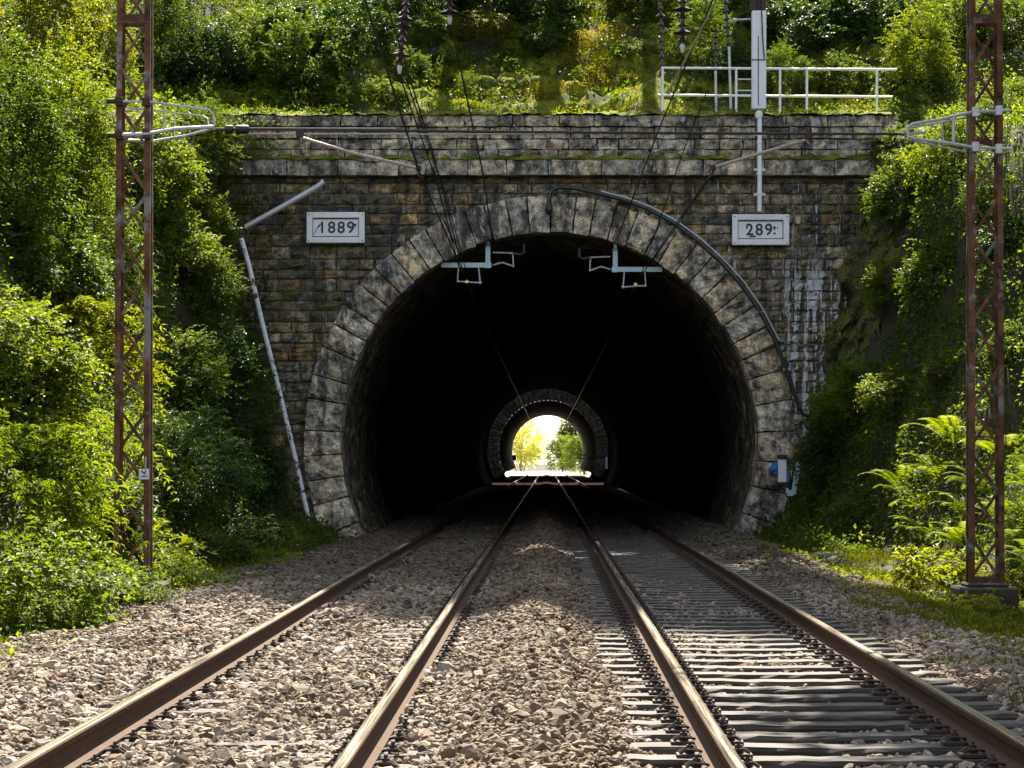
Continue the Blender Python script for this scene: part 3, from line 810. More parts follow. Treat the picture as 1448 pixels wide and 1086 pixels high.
def string(label, pts_top, pts_bot, discs, Y, hang=True, rod=None, big=()):
    a, b = P(*pts_top, Y), P(*pts_bot, Y); s = Y / FPX
    t = empty('insulator_string', b, label, 'insulator', 'brown ribbed insulators')
    prof = [(0, .02)]
    n = discs
    for i in range(n):
        u = (i + .5) / n; h = .5 / n; R = (.062 if i not in big else .13)
        prof += [(max(u - h * .75, 0), .028), (u - h * .1, R * .75), (u + h * .2, R), (u + h * .45, R * .92), (u + h * .55, .03)]
    prof.append((1, .03))
    m = MB(); m.lathe(prof, a, b, 14); sub(m, b).build('ribbed_body', M['porcelain'], t, True)
    m = MB(); m.lathe([(0, .022), (.3, .034), (1, .02)], b, b + (0, 0, -.12), 8); sub(m, b).build('end_cap', M['galv'], t, True)
    if rod is not None:
        m = MB(); m.tube([b + (0, 0, -.1), P(*rod, Y)], .028, 8); sub(m, b).build('rod', M['galv'], t, True)
    return t
string('long brown insulator string hanging over the left track, two wide discs on it', (581, -60), (565, 92), 15, MY, big=(8, 9, 13))
string('short brown insulator with wide rims at the top edge, above the left track', (634, -60), (636, 22), 8, MY, big=(5, 7))
string('dark insulator string hanging at the top edge beside the slanting bright rod', (966, -70), (965, 62), 12, MY, big=(7, 10))
string('tall dark insulator on the outermost post, where the white railing begins', (933, -40), (936, 108), 13, 53.4, rod=(936, 172), big=(5,))
string('dark insulator on the slim post between the railing end and the white box post', (1012, 38), (1012, 100), 7, 53.6, rod=(1013, 172))
string('dark insulator on the post next to the white box post, topmost of the railing', (1021, -60), (1031, 66), 11, 53.5, rod=(1034, 172))
m = MB(); a = P(430, -118, MY); b = P(1200, -118, MY); zc = cl(1, 0, 9.2)
pts = [cl(1, 0, 9.3), P(560, -80, MY), P(640, -70, MY), P(780, -62, MY), P(960, -74, MY), cr(-1, 0, 9.3)]
m.tube(pts, .012, 6); sp = sub(m, np.array(pts[2])).build('span_wire', M['wire'], None, True); sp.location = pts[2]; tag(sp, 'high span wire between the tops of the two lattice masts', 'span wire')

# ------------------------------------------------------------------ railing and white box post on the parapet
RY = 53.15; r_ = lambda a, b: P(a, b, RY); O = r_(1100, 168)
rail_t = empty('railing', O, 'white two-bar steel railing above the parapet on the right', 'railing')
for (y0, y1, x0, x1) in ((96, 98.5, 935, 1268), (134.5, 137, 931, 1262)):
    m = MB(); m.tube([r_(x0, y0), r_(x1, y1)], .026, 8); sub(m, O).build('bar', M['white'], rail_t, True)
for x in (937, 1041, 1103, 1141, 1240):
    m = MB(); m.tube([r_(x, 97), r_(x, 176)], .026, 8); m.box(r_(x - 6, 165) - (0, .12, 0), r_(x + 6, 169) + (0, .12, 0), .01); sub(m, O).build('post', M['white'], rail_t, True)
m = MB()
for y in (112, 128): m.tube([r_(1043, y), r_(1068, y)], .014, 6)
sub(m, O).build('rung', M['white'], rail_t, True)

BY = 51.42; bq = lambda a, b: P(a, b, BY); O = bq(1072, 300)
post = empty('box_post', O, 'white steel box post with a slim pipe running down to the 289 plate', 'post')
m = MB(); a, b = bq(1063, 155), bq(1083, 16); m.box((a[0], BY - .1, a[2]), (b[0], BY + .12, b[2]), .015); bx = sub(m, O).build('box', M['white'], post)
m = MB(); a, b = bq(1071.5, 150), bq(1073, 100); m.box((a[0] - .006, BY - .106, a[2]), (a[0] + .012, BY - .101, b[2] + .7))
a = bq(1063, 85); b = bq(1083, 86.5); m.box((a[0] - .01, BY - .112, b[2]), (b[0] + .01, BY - .103, a[2]))
m.tube([bq(1076, 15) + (0, -.13, 0), bq(1078, 60) + (0, -.13, 0), bq(1080, 84) + (0, -.13, 0)], .014, 6); sub(m, O).build('seam', M['black'], bx)
m = MB(); a, b = bq(1061, 16), bq(1083, -75)
m.box((a[0], BY - .08, a[2]), (a[0] + .1, BY + .1, b[2])); m.box((b[0] - .1, BY - .08, a[2]), (b[0], BY + .1, b[2])); m.box((a[0] + .1, BY - .02, a[2]), (b[0] - .1, BY + .02, b[2]))
sub(m, O).build('upper_mast', M['dark_rust'], post)
m = MB(); m.tube([bq(1074, 158), bq(1074, 299)], .048, 10); m.lathe([(0, .06), (.5, .085), (1, .05)], bq(1073, 168), bq(1073, 156), 10)
for y in (200, 245, 272): m.lathe([(0, .06), (1, .06)], bq(1074, y), bq(1074, y + 3), 10)
sub(m, O).build('pipe', M['white'], post, True)
m = MB(); m.tube([bq(1068.5, 165), bq(1068, 297)], .016, 6); sub(m, O).build('side_cable', M['concrete'], post, True)
m = MB()
for y in (190, 240, 275): m.bar(bq(1066, y), bq(1082, y), .05, .04); 
for y in (240, 275): m.bar(bq(1076, y) + (0, .05, 0), bq(1076, y) + (0, .55, 0), .04, .03, (0, 0, 1))
sub(m, O).build('bracket', M['galv'], post)
m = MB(); m.tube([bq(1062, 27), bq(1042, 28), bq(1030, 30)], .022, 6); m.lathe([(0, .03), (.5, .05), (1, .03)], bq(1042, 28), bq(1036, 29), 8); sub(m, O).build('side_arm', M['galv'], post, True)

# ------------------------------------------------------------------ number plates
def text_mesh(s, size):
    c = bpy.data.curves.new('t', 'FONT'); c.body = s; c.size = size; c.extrude = .004; c.align_x = 'CENTER'; c.align_y = 'CENTER'; c.space_character = 1.18; c.offset = .004
    o = bpy.data.objects.new('t', c); COL.objects.link(o); dg = bpy.context.evaluated_depsgraph_get(); dg.update()
    me = bpy.data.meshes.new_from_object(o.evaluated_get(dg)); bpy.data.objects.remove(o); return me
def plate(px0, py0, px1, py1, s, tx, ty, label, dots, crack=None):
    Yp = 51.80; a, b = P(px0, py1, Yp), P(px1, py0, Yp); c = (a + b) / 2; w, h = b[0] - a[0], b[2] - a[2]
    t = empty('number_plate', c, label, 'number plate', 'white number plates on the portal')
    m = MB(); m.box((-w / 2, 0, -h / 2), (w / 2, .16, h / 2), .008); m.V = [v + (0, .0, 0) for v in m.V]; m.build('backing', M['white'], t)
    fw = .11; m = MB()
    m.box((-w / 2 - .012, -.05, -h / 2 - .012), (-w / 2 + fw, -.002, h / 2 + .012), .012); m.box((w / 2 - fw, -.05, -h / 2 - .012), (w / 2 + .012, -.002, h / 2 + .012), .012)
    m.box((-w / 2 + fw, -.048, h / 2 - fw), (w / 2 - fw, -.002, h / 2 + .012), .012); m.box((-w / 2 + fw, -.048, -h / 2 - .012), (w / 2 - fw, -.002, -h / 2 + fw), .012)
    fr = m.build('frame', M['white'], t)
    m = MB(); iw, ih = w / 2 - fw, h / 2 - fw
    for z0, z1 in ((ih - .022, ih), (-ih, -ih + .022)): m.box((-iw, -.012, z0), (iw, -.003, z1))
    for x0, x1 in ((-iw, -iw + .010), (iw - .014, iw)): m.box((x0, -.0115, -ih + .022), (x1, -.003, ih - .022))
    m.build('inner_border', M['black'], t)
    m = MB()
    for sx in (-1, 1):
        for sz in (-1, 1): m.lathe([(0, .014), (1, .010)], (sx * (w / 2 - .035), -.052, sz * (h / 2 - .035)), (sx * (w / 2 - .035), -.060, sz * (h / 2 - .035)), 8)
    m.build('screw', M['dark_rust'], fr)
    me = text_mesh(s, .335); me.materials.clear(); me.materials.append(M['black'])
    o = link('digits', me, t); o.rotation_euler = (PI / 2, 0, 0); o.location = (tx, -.008, ty)
    for p_ in me.polygons: p_.material_index = 0
    m = MB()
    for (x, z, r, st) in dots: m.lathe([(0, r), (1, r)], (x, -.004, z), (x, -.010, z), 12)
    if crack:
        for i in range(len(crack) - 1): m.bar((crack[i][0], -.007, crack[i][1]), (crack[i + 1][0], -.007, crack[i + 1][1]), crack[i][2], .006, (0, -1, 0))
    m.build('painted_marks', M['black'], t)
plate(434.5, 301, 515, 343, '1889', .015, -.005, 'white framed plate reading 1889 left of the arch', [(.40, .058, .030, 1)],
      [(-.46, -.15, .012), (-.40, -.04, .014), (-.37, .01, .030), (-.33, .055, .02), (-.30, .085, .012)])
plate(1036, 304, 1115, 346, '289', -.03, -.005, 'white framed plate reading 289 right of the arch, under the box post', [(-.285, .045, .022, 1), (.29, .055, .024, 1), (.288, .025, .022, 1), (.352, .047, .015, 1), (.29, -.075, .024, 1)],
      [(-.235, -.14, .03), (-.12, -.13, .02), (-.1, -.14, .01)])

# ------------------------------------------------------------------ pipes, cable and wall box
def pipe(name, label, pts, r, mat, cat, Y, clips=()):
    ps = [P(a, b, Y) for a, b in pts]; O = ps[0]
    t = empty(name, O, label, cat); m = MB(); m.tube(ps, r, 12); sub(m, O).build('tube', M[mat], t, True)
    m = MB()
    for (a, b) in clips:
        c = P(a, b, Y); m.box(c - (.06, .02, .025), c + (.06, .42, .025), .006)
    if clips: sub(m, O).build('clip', M['galv'], t)
    return t
pipe('drain_pipe', 'galvanised pipe slanting down from the cornice to the left of the 1889 plate', [(458, 256), (455, 259), (449, 264), (400, 292), (347, 321)], .058, 'galv', 'pipe', 51.45, ((440, 269), (395, 295)))
pipe('drain_pipe', 'flaking white pipe leaning steeply down the left edge of the portal', [(341, 337), (352, 375), (372, 462), (398, 566), (414, 633), (437, 737)], .050, 'pipe_flaky', 'pipe', 51.2, ((372, 462), (400, 575)))
cp = [(776, 300), (776, 284), (778, 273), (783, 267), (792, 264.5), (812, 266), (845, 273), (880, 282), (915, 295), (950, 314), (985, 339), (1018, 369), (1048, 402), (1075, 441), (1097, 484), (1112, 522), (1121, 548), (1128, 572), (1136, 586), (1148, 590)]
ct = pipe('cable_conduit', 'glossy black cable conduit curving along the top right of the stone arch', cp, .042, 'cable', 'cable', 51.72, ((880, 282), (985, 339), (1075, 441), (1112, 522)))
m = MB(); O = P(776, 300, 51.72); m.lathe([(0, .06), (.3, .085), (.6, .085), (1, .04)], P(776, 290, 51.72), P(776, 304, 51.72), 10); sub(m, O).build('gland', M['black'], ct, True)
m = MB(); c2 = [(x + 5, y - 2.5) for x, y in cp[6:15]]; m.tube([P(x, y, 51.74) for x, y in c2], .018, 6); sub(m, O).build('bright_cable', M['galv'], ct, True)  # added bright tube drawing the highlight along the black conduit
QY = 51.6; qq = lambda a, b: P(a, b, QY); O = qq(1105, 680)
wb = empty('wall_box', O, 'white and blue equipment box on a steel arm at the right foot of the arch', 'equipment box')
m = MB(); a, b = qq(1100, 682), qq(1112, 650); m.box((a[0], QY - .06, a[2]), (b[0], QY + .12, b[2]), .012); cs = sub(m, O).build('cover', M['white'], wb)
m = MB(); m.lathe([(0, .04), (.2, .085), (.8, .09), (1, .07)], qq(1088, 663), qq(1099, 664), 12); m.box(qq(1092, 671) - (0, .06, 0), qq(1100, 654) + (0, .08, 0), .02); sub(m, O).build('motor', M['blue'], wb, True)
m = MB(); m.box(qq(1112, 682) - (0, .05, 0), qq(1115.5, 668) + (0, .05, 0), .008); sub(m, O).build('terminal', M['blue'], wb)
m = MB(); m.bar(qq(1122, 699), qq(1129, 653), .10, .05); m.bar(qq(1113, 697), qq(1122, 697), .12, .06); m.bar(qq(1112, 660), qq(1120, 659), .03, .03); m.bar(qq(1119, 660), qq(1119, 668), .03, .03)
m.bar(qq(1113, 690), qq(1113, 697), .05, .04); m.bar(qq(1115, 696) + (0, 0, 0), qq(1115, 696) + (0, .4, 0), .05, .05, (0, 0, 1)); sub(m, O).build('arm', M['paleblue'], wb)
m = MB(); m.box(qq(1099, 649) - (0, .07, 0), qq(1113, 643) + (0, .14, 0), .01); m.box(qq(1099, 685.5) - (0, .06, 0), qq(1117, 682.5) + (0, .1, 0), .004); sub(m, O).build('cap', M['dark_rust'], wb)

# ------------------------------------------------------------------ the two steel brackets under the crown of the arch
def tunnel_bracket(s, dx, dy, label):
    TY = 52.25
    def t(a, b): return P(dx + s * a, b + dy, TY)
    O = t(62, 375); r = empty('tunnel_bracket', O, label, 'bracket', 'pale blue brackets under the arch crown')
    m = MB(); m.bar(t(0, 375), t(71, 375), .10, .06); sub(m, O).build('arm', M['paleblue'], r)
    m = MB(); m.bar(t(66, 349), t(66, 379), .10, .07); m.lathe([(0, .05), (.5, .06), (1, .03)], t(66, 349), t(66, 344), 8); sub(m, O).build('hanger', M['paleblue'], r)
    def rib(a, b, n, R=.028):
        prof = [(0, .012)]
        for i in range(n): u = (i + .5) / n; prof += [(u - .3 / n, .012), (u, R), (u + .3 / n, .012)]
        prof.append((1, .012)); q_ = MB(); q_.lathe(prof, a, b, 10); return sub(q_, O)
    rib(t(73, 357), t(101, 358), 9).build('insulator', M['ins_white'], r, True); rib(t(73, 375), t(86, 371), 5).build('insulator', M['ins_white'], r, True); rib(t(86, 371), t(103, 377), 6).build('insulator', M['ins_white'], r, True)
    rib(t(101, 358), t(102, 377), 6, .018).build('insulator', M['ins_white'], r, True)
    rib(t(53, 379), t(55, 400), 7, .022).build('insulator', M['ins_white'], r, True); rib(t(24, 379), t(23, 398), 7, .022).build('insulator', M['ins_white'], r, True)
    m = MB(); m.tube([t(22, 398), t(55, 400)], .018, 8); m.lathe([(0, .025), (1, .025)], t(22, 398), t(25, 398), 8); m.lathe([(0, .03), (1, .03)], t(53, 400), t(57, 400), 8); sub(m, O).build('wire_support', M['galv'], r, True)
    m = MB(); m.tube([t(101, 358), t(112, 360), t(117, 357), t(117, 345)], .03, 8); sub(m, O).build('back_arm', M['concrete'], r, True)
    m = MB(); m.bar(t(66, 345), t(66, 330), .06, .06); sub(m, O).build('fixing', M['galv'], r)
    return r
tunnel_bracket(1, 624, 0, 'pale blue steel bracket with white insulators under the arch, left of the crown')
tunnel_bracket(-1, 936, 6, 'pale blue steel bracket with white insulators under the arch, right of the crown')
# fittings glimpsed at the far arch
m = MB(); O = P(838, 646, 221.5)
sg = empty('signal_bars', O, 'small brown bars and white tag on the right side of the far arch', 'trackside fitting')
for y in (643, 648): m.bar(P(818, y, 222), P(842, y + .5, 222), .09, .08)
sub(m, O).build('bar', M['rust'], sg); m = MB(); m.box(P(856, 663, 221.9), P(859.5, 646, 221.7), .02); sub(m, O).build('tag', M['panel'], sg)
m = MB(); O = P(727, 647, 305); m.box(O - (.35, .1, .35), O + (.25, .1, .3), .03); m.bar(O + (-.6, .0, .1), O + (-.3, 0, .1), .1, .1); sb = sub(m, O).build('signal_box', M['black']); sb.location = O
tag(sb, 'tiny dark box on the tunnel side at the bright far exit', 'signal box')

# ------------------------------------------------------------------ leaves
def leaf_geo(Pp, D, N, L, W, fold=.12, droop=.15):
    B = nrm(np.cross(D, N)); N = np.cross(B, D); L = L[:, None]; W = W[:, None]
    V = np.stack([Pp, Pp + D * L * .42 + B * W * .5 + N * L * fold, Pp + D * L * .5 - N * L * droop * .25,
                  Pp + D * L * .42 - B * W * .5 + N * L * fold, Pp + D * L - N * L * droop], 1)
    n = len(Pp); base = (np.arange(n) * 5)[:, None, None]
    F = np.array([(0, 2, 1), (0, 3, 2), (1, 2, 4), (2, 3, 4)])[None] + base
    return V.reshape(-1, 3), F.reshape(-1, 3)

def sphere_dirs(rng, n, zmin=-.4):
    d = nrm(rng.normal(size=(n * 4, 3))); d = d[d[:, 2] > zmin]; return d[:n]

def foliage(seed, R, hc, nb, ns, nl, slen, L, WL, droop=.25, fill=.55, kind='alt', zmin=-.4):
    """leaf sprays: nb boughs, ns shoots each, nl leaves a shoot"""
    rng = np.random.default_rng(seed); R = np.asarray(R, float)
    u = sphere_dirs(rng, nb, zmin); nb = len(u)
    lump = 1 + .30 * vnoise(u[:, 0] * 2.1, u[:, 1] * 2.1, u[:, 2] * 2.1, seed)
    rad = (fill + (1 - fill) * rng.random(nb) ** .55) * lump
    c = u * R * rad[:, None] + (0, 0, hc)
    d = nrm(u[:, None, :] * .9 + rng.normal(size=(nb, ns, 3)) * .55 + np.array((0, 0, .18)))
    ln = slen * rng.uniform(.6, 1.25, (nb, ns))
    st = c[:, None, :] + rng.normal(size=(nb, ns, 3)) * .10 * R - d * ln[..., None] * .45
    t = np.linspace(.18, 1.0, nl)[None, None, :]
    pos = st[:, :, None, :] + d[:, :, None, :] * (ln[..., None] * t)[..., None]
    pos[..., 2] -= droop * (ln[..., None] * t ** 2)
    tang = d[:, :, None, :] + np.zeros((1, 1, nl, 1)); tang = tang.copy(); tang[..., 2] -= 2 * droop * t; tang = nrm(tang)
    side = nrm(np.cross(tang, np.array((0, 0, 1.)) + rng.normal(size=tang.shape) * .25))
    sgn = np.where(np.arange(nl) % 2 == 0, 1, -1)[None, None, :, None]
    out = []
    def put(sg, Lk):
        D = nrm(tang * .55 + side * sg * .85 + rng.normal(size=tang.shape) * .22)
        N = nrm(np.array((0, 0, 1.)) + rng.normal(size=tang.shape) * .45 + u[:, None, None, :] * .35)
        l = (Lk * rng.uniform(.65, 1.2, D.shape[:3])).reshape(-1)
        return leaf_geo(pos.reshape(-1, 3), D.reshape(-1, 3), N.reshape(-1, 3), l, l * WL)
    a = put(sgn, L); out.append(a)
    if kind == 'pair': out.append(put(-sgn, L))
    V = np.concatenate([o[0] for o in out]); F = []; n0 = 0
    for v, f in out: F.append(f + n0); n0 += len(v)
    return V, np.concatenate(F), c

def stems(seed, cents, base_r, r0, k, root=(0, 0, -.5), n=6):
    rng = np.random.default_rng(seed); m = MB()
    idx = rng.permutation(len(cents))[:k]
    for i in idx:
        b = np.array(root) + np.array((rng.normal() * base_r, rng.normal() * base_r, 0)); e = cents[i]
        mid = b + (e - b) * .5 + np.array((0, 0, .12 * np.linalg.norm(e - b))) * np.array((1, 1, 1)) + rng.normal(size=3) * .06
        m.tube([b, b + (mid - b) * .5 + rng.normal(size=3) * .03, mid, mid + (e - mid) * .5 + rng.normal(size=3) * .04, e], r0, 5, r0 * .25)
    return m

VAR = {}
def variant(key, smat='stem', **kw):
    st = kw.pop('st', (14, .02)); V, F, c = foliage(**kw)
    me = mesh_np(key, V, [F], M['stem'] if False else LEAF['mid'])
    so = stems(kw['seed'], c, .12 * kw['R'][0], st[1], st[0]).build(key + '_stem', M[smat]); sm = so.data; bpy.data.objects.remove(so)
    VAR[key] = (me, sm)
variant('hazel', seed=1, R=(1.15, 1.15, 1.0), hc=.85, zmin=-.75, nb=125, ns=6, nl=11, slen=.55, L=.105, WL=.62)
variant('bramble', seed=2, R=(1.0, 1.0, .75), hc=.55, nb=80, ns=6, nl=12, slen=.60, L=.085, WL=.66, droop=.45)
variant('privet', seed=3, R=(1.0, 1.0, 1.05), hc=.9, zmin=-.75, nb=125, ns=8, nl=12, slen=.40, L=.065, WL=.52)
variant('ash', seed=4, R=(1.2, 1.2, 1.25), hc=1.2, nb=46, ns=6, nl=15, slen=.95, L=.125, WL=.34, droop=.55, kind='pair')
variant('sapling', seed=5, R=(.95, .95, 1.8), hc=1.75, nb=170, ns=7, nl=12, slen=.6, L=.09, WL=.55, st=(9, .02), fill=.4, zmin=-.97)
variant('herb', seed=6, R=(.42, .42, .34), hc=.25, nb=26, ns=5, nl=8, slen=.32, L=.085, WL=.55, droop=.4, st=(10, .006))

def per_object_mat(o, mat):
    o.material_slots[0].link = 'OBJECT'; o.material_slots[0].material = mat

def shrub(var, pos, scale, tone, label, cat='shrub', name=None, group=None, rz=None, lean=0):
    name = name or {'sapling': 'sapling', 'herb': 'herb', 'ash': 'ash_sapling', 'hazel': 'hazel_shrub', 'bramble': 'bramble_bush', 'privet': 'small_leaved_shrub'}[var]
    rz = RNG.uniform(0, 2 * PI) if rz is None else rz
    t = empty(name, pos, label, cat, group, rz); s = scale
    t.scale = (s * RNG.uniform(.9, 1.1), s * RNG.uniform(.9, 1.1), s * RNG.uniform(.88, 1.12))
    f = link('foliage', VAR[var][0], t); per_object_mat(f, LEAF[tone]); link('stems', VAR[var][1], t)
    return t

# ferns
def fern_mesh(seed, nf=12, Lf=1.05):
    rng = np.random.default_rng(seed); PV = []; D_ = []; N_ = []; L_ = []; W_ = []
    for k in range(nf):
        az = 2 * PI * k / nf + rng.normal() * .2; el = rng.uniform(.75, 1.25); L = Lf * rng.uniform(.7, 1.1); h = np.array((math.cos(az), math.sin(az), 0.))
        n = 44; p_ = np.array((0, 0, 0.)) + h * .04; e = el
        for i in range(n):
            t = i / n; d = h * math.cos(e) + np.array((0, 0, 1.)) * math.sin(e); p_ = p_ + d * L / n; e -= (2.0 * t + .15) * 1.45 / n * .9
            if t < .12: continue
            s = np.array((-h[1], h[0], 0.)); nn = np.cross(d, s) * -1; nn = nn if nn[2] > 0 else -nn
            pl = .20 * Lf * (math.sin(PI * min(1, (t - .08) ** .75)) ** .8 + .05)
            for sg in (-1, 1):
                PV.append(p_); D_.append(nrm(s * sg + d * .35 + nn * .08 + rng.normal(size=3) * .05)); N_.append(nn); L_.append(pl * rng.uniform(.9, 1.08)); W_.append(L / n * .95)
    V, F = leaf_geo(np.array(PV), np.array(D_), np.array(N_), np.array(L_), np.array(W_), .02, .12)
    return mesh_np('fern_fronds', V, [F], LEAF['fern'])
FERN = [fern_mesh(s, n, l) for s, n, l in ((1, 12, 1.05), (2, 10, 1.2), (3, 14, .9))]
def fern(px, py, s, label, k=0, tone='fern'):
    s *= .80; pos = hit(px + 32, py + 12); t = empty('fern', pos - np.array((0, 0, .05)), label, 'fern', 'ferns on the right bank', RNG.uniform(0, 6)); t.scale = (s, s, s)
    f = link('fronds', FERN[k % 3], t); per_object_mat(f, LEAF[tone]); return t

# leaf carpets: ground cover nobody could count
def carpet(name, xr, yr, dens, L, mat, label, cat, cond=None, lump=.35, seed=0, WL=.6, hang=.5, smin=.4):
    rng = np.random.default_rng(seed); n = int((xr[1] - xr[0]) * (yr[1] - yr[0]) * dens * 4)
    X = rng.uniform(*xr, n); Y = rng.uniform(*yr, n); e = .12
    z = terrain(X, Y); gx = (terrain(X + e, Y) - z) / e; gy = (terrain(X, Y + e) - z) / e
    gx = np.clip(gx, -6, 6); gy = np.clip(gy, -6, 6); area = np.sqrt(1 + gx ** 2 + gy ** 2)
    ok = rng.random(n) < area / 4.0
    px = VX + FPX * X / Y; py = VY - FPX * (z - CAMH) / Y
    ok &= (px > -480) & (px < 1950) & (py > -420)
    if cond is not None: ok &= cond(X, Y, z, rng)
    X, Y, z, gx, gy = X[ok], Y[ok], z[ok], gx[ok], gy[ok]; n = len(X)
    N = nrm(np.stack([-gx, -gy, np.ones(n)], -1))
    h = lump * np.clip(fbm(X * 1.1, Y * 1.1, z * 1.1, seed + 5, 2) + .25, 0, 1.2) * rng.random(n) ** .5
    Pp = np.stack([X, Y, z], -1) + N * (h + .03)[:, None]
    D = nrm(N * .55 + rng.normal(size=(n, 3)) * .6 + np.array((0, -.15, -hang * .5)))
    NN = nrm(N * .5 + np.array((0, 0, .7)) + rng.normal(size=(n, 3)) * .45)
    l = L * rng.uniform(smin, 1.25, n) * np.clip(Y / 42, .75, 1.3)
    V, F = leaf_geo(Pp, D, NN, l, l * WL)
    o = link(name, mesh_np(name, V, [F], LEAF[mat])); return tag(o, label, cat, kind='stuff')

not_portal = lambda X, Y: (np.abs(X) > 6.6) | (Y > 53.2) | (Y < 51.8)
gate = lambda X, Y, s, lo, sc_=.5: fbm(X * sc_, Y * sc_, 0, s, 2) > lo
carpet('undergrowth', (-16, -4.3), (15, 56), 210, .095, 'mid', 'leafy undergrowth covering the left bank', 'undergrowth', lambda X, Y, z, r: not_portal(X, Y) & (z > -.25), .5, 1)
carpet('undergrowth', (-14, -4.3), (15, 56), 80, .085, 'bright', 'brighter leaves mixed through the left bank undergrowth', 'undergrowth', lambda X, Y, z, r: not_portal(X, Y) & gate(X, Y, 31, .1) & (z > -.25), .6, 2)
carpet('undergrowth', (4.2, 15), (17, 56), 270, .09, 'mid', 'leafy undergrowth covering the right bank', 'undergrowth', lambda X, Y, z, r: not_portal(X, Y) & ~((Y > 48.3) & (z > 2.2) & (X < 7.2)) & (z > -.2), .45, 3)
carpet('undergrowth', (4.2, 15), (17, 56), 80, .085, 'bright', 'brighter leaves mixed through the right bank undergrowth', 'undergrowth', lambda X, Y, z, r: not_portal(X, Y) & ~((Y > 48.3) & (z > 2.2) & (X < 7.2)) & gate(X, Y, 33, .0) & (z > -.2), .5, 4)
hillc = lambda X, Y, z, r: (Y > 53.6) & ~((np.abs(X - 2) < 5) & (Y < 59) & (r.random(len(X)) < .45))
carpet('undergrowth', (-18, 22), (53.4, 78), 125, .09, 'mid', 'leafy undergrowth on the hillside above the portal', 'undergrowth', hillc, .6, 5)
carpet('undergrowth', (-10, 14), (53.4, 70), 110, .08, 'olive', 'yellowish low plants among the moss above the parapet', 'undergrowth', lambda X, Y, z, r: (Y > 53.4) & gate(X, Y, 41, -.1), .35, 6)

carpet('undergrowth', (-8, 10), (53.5, 60), 90, .07, 'bright', 'bright low plants between the shrubs just above the parapet', 'undergrowth', lambda X, Y, z, r: gate(X, Y, 47, -.3, .8), .30, 17)
carpet('moss_tufts', (-7, 9), (53.5, 59.5), 1300, .030, 'yellow', 'tiny yellow-green tufts growing through the moss above the parapet', 'moss', lambda X, Y, z, r: gate(X, Y, 43, -.35, .9), .16, 7, .5, 0)
carpet('moss_tufts', (-1.2, 3.2), (53.6, 58.5), 2600, .028, 'gold', 'golden patch of moss tufts right of the middle above the parapet', 'moss', lambda X, Y, z, r: ((X - 1.0) / 1.3) ** 2 + ((Y - 55.8) / 2.0) ** 2 + .8 * fbm(X * 1.3, Y * 1.3, 0, 44, 2) < .9, .30, 8, .5, 0)
# moss
def moss_sheet(name, xs, ys, zf, label):
    X, Y = np.meshgrid(xs, ys); Z = zf(X, Y); nx = len(xs)
    V = np.stack([X, Y, Z], -1).reshape(-1, 3); i, j = np.meshgrid(np.arange(nx - 1), np.arange(len(ys) - 1)); a = (j * nx + i).reshape(-1)
    o = link(name, mesh_np(name, V, [np.stack([a, a + 1, a + nx + 1, a + nx], 1)], M['moss'], None, True)); return tag(o, label, 'moss', kind='stuff')
def lumps(X, Y, s, seed):
    n1 = np.abs(vnoise(X * s, Y * s, 0, seed)); n2 = np.abs(vnoise(X * s * 2.3 + 5, Y * s * 2.3, 0, seed + 1))
    return (1 - n1) ** 2 * .7 + (1 - n2) ** 2 * .3
moss_sheet('moss', np.arange(-7.5, 9.5, .07), np.arange(53.25, 64, .08), lambda X, Y: terrain(X, Y) - .15 + .46 * lumps(X, Y, 1.5, 61) * sstep(Y, 53.2, 53.9) + .05 * fbm(X * 6, Y * 6, 0, 62, 2), 'cushions of yellow-green moss on the slope above the parapet')
def ledge(xs, y0, y1, z0, seed, hgt, label, gap):
    ys = np.linspace(y0, y1, 9)
    def zf(X, Y):
        t = (Y - y0) / (y1 - y0); cov = sstep(fbm(X * .8, 0, 0, seed, 3), gap, gap + .25)
        return z0 - .05 + (hgt * lumps(X, Y, 3.1, seed) + .05) * cov * np.clip(np.sin(PI * np.clip(t * .8 + .12, 0, 1)), 0, 1)
    moss_sheet('moss', xs, ys, zf, label)
ledge(np.arange(-7.2, 7.2, .04), 51.84, 53.3, 8.64, 71, .20, 'mossy fringe along the top of the parapet', -.75)
ledge(np.arange(-7.2, 7.2, .04), 51.66, 51.97, 7.70, 73, .14, 'strip of moss on the cornice ledge below the parapet', -.6)
# small leaf tufts rooted in the moss
def tufts(name, pts, L, mat, label, cat, seed, n=10, spread=.1):
    rng = np.random.default_rng(seed); pts = np.repeat(np.asarray(pts), n, 0); m = len(pts)
    Pp = pts + rng.normal(size=(m, 3)) * spread * np.array((1, .6, .5))
    D = nrm(rng.normal(size=(m, 3)) + np.array((0, -.3, .5))); N = nrm(rng.normal(size=(m, 3)) * .4 + np.array((0, -.2, 1)))
    l = L * rng.uniform(.5, 1.2, m); V, F = leaf_geo(Pp, D, N, l, l * .55)
    o = link(name, mesh_np(name, V, [F], LEAF[mat])); return tag(o, label, cat, kind='stuff')
rng = np.random.default_rng(77)
xx = rng.uniform(-7.2, 7, 420); xx = xx[(fbm(xx * .6, 0, 0, 5, 2) > -.1)]
tufts('wall_plants', [(x, 52.0 + rng.uniform(-.1, .8), 8.66 + rng.uniform(-.06, .1)) for x in xx], .075, 'bright', 'small leafy plants rooted along the parapet top', 'plants', 3, 14, .13)
iv = [(x, 51.86, z) for x, z in zip(rng.uniform(-6.6, -4.9, 520), rng.uniform(.3, 7.2, 520)) if x < -5.75 + .9 * vnoise(z * .9, 0, 0, 4) and rng.random() < (1.0 if x < -5.9 else .5)]
tufts('ivy', iv, .085, 'mid', 'ivy creeping over the left edge of the portal wall', 'ivy', 4, 9, .12)
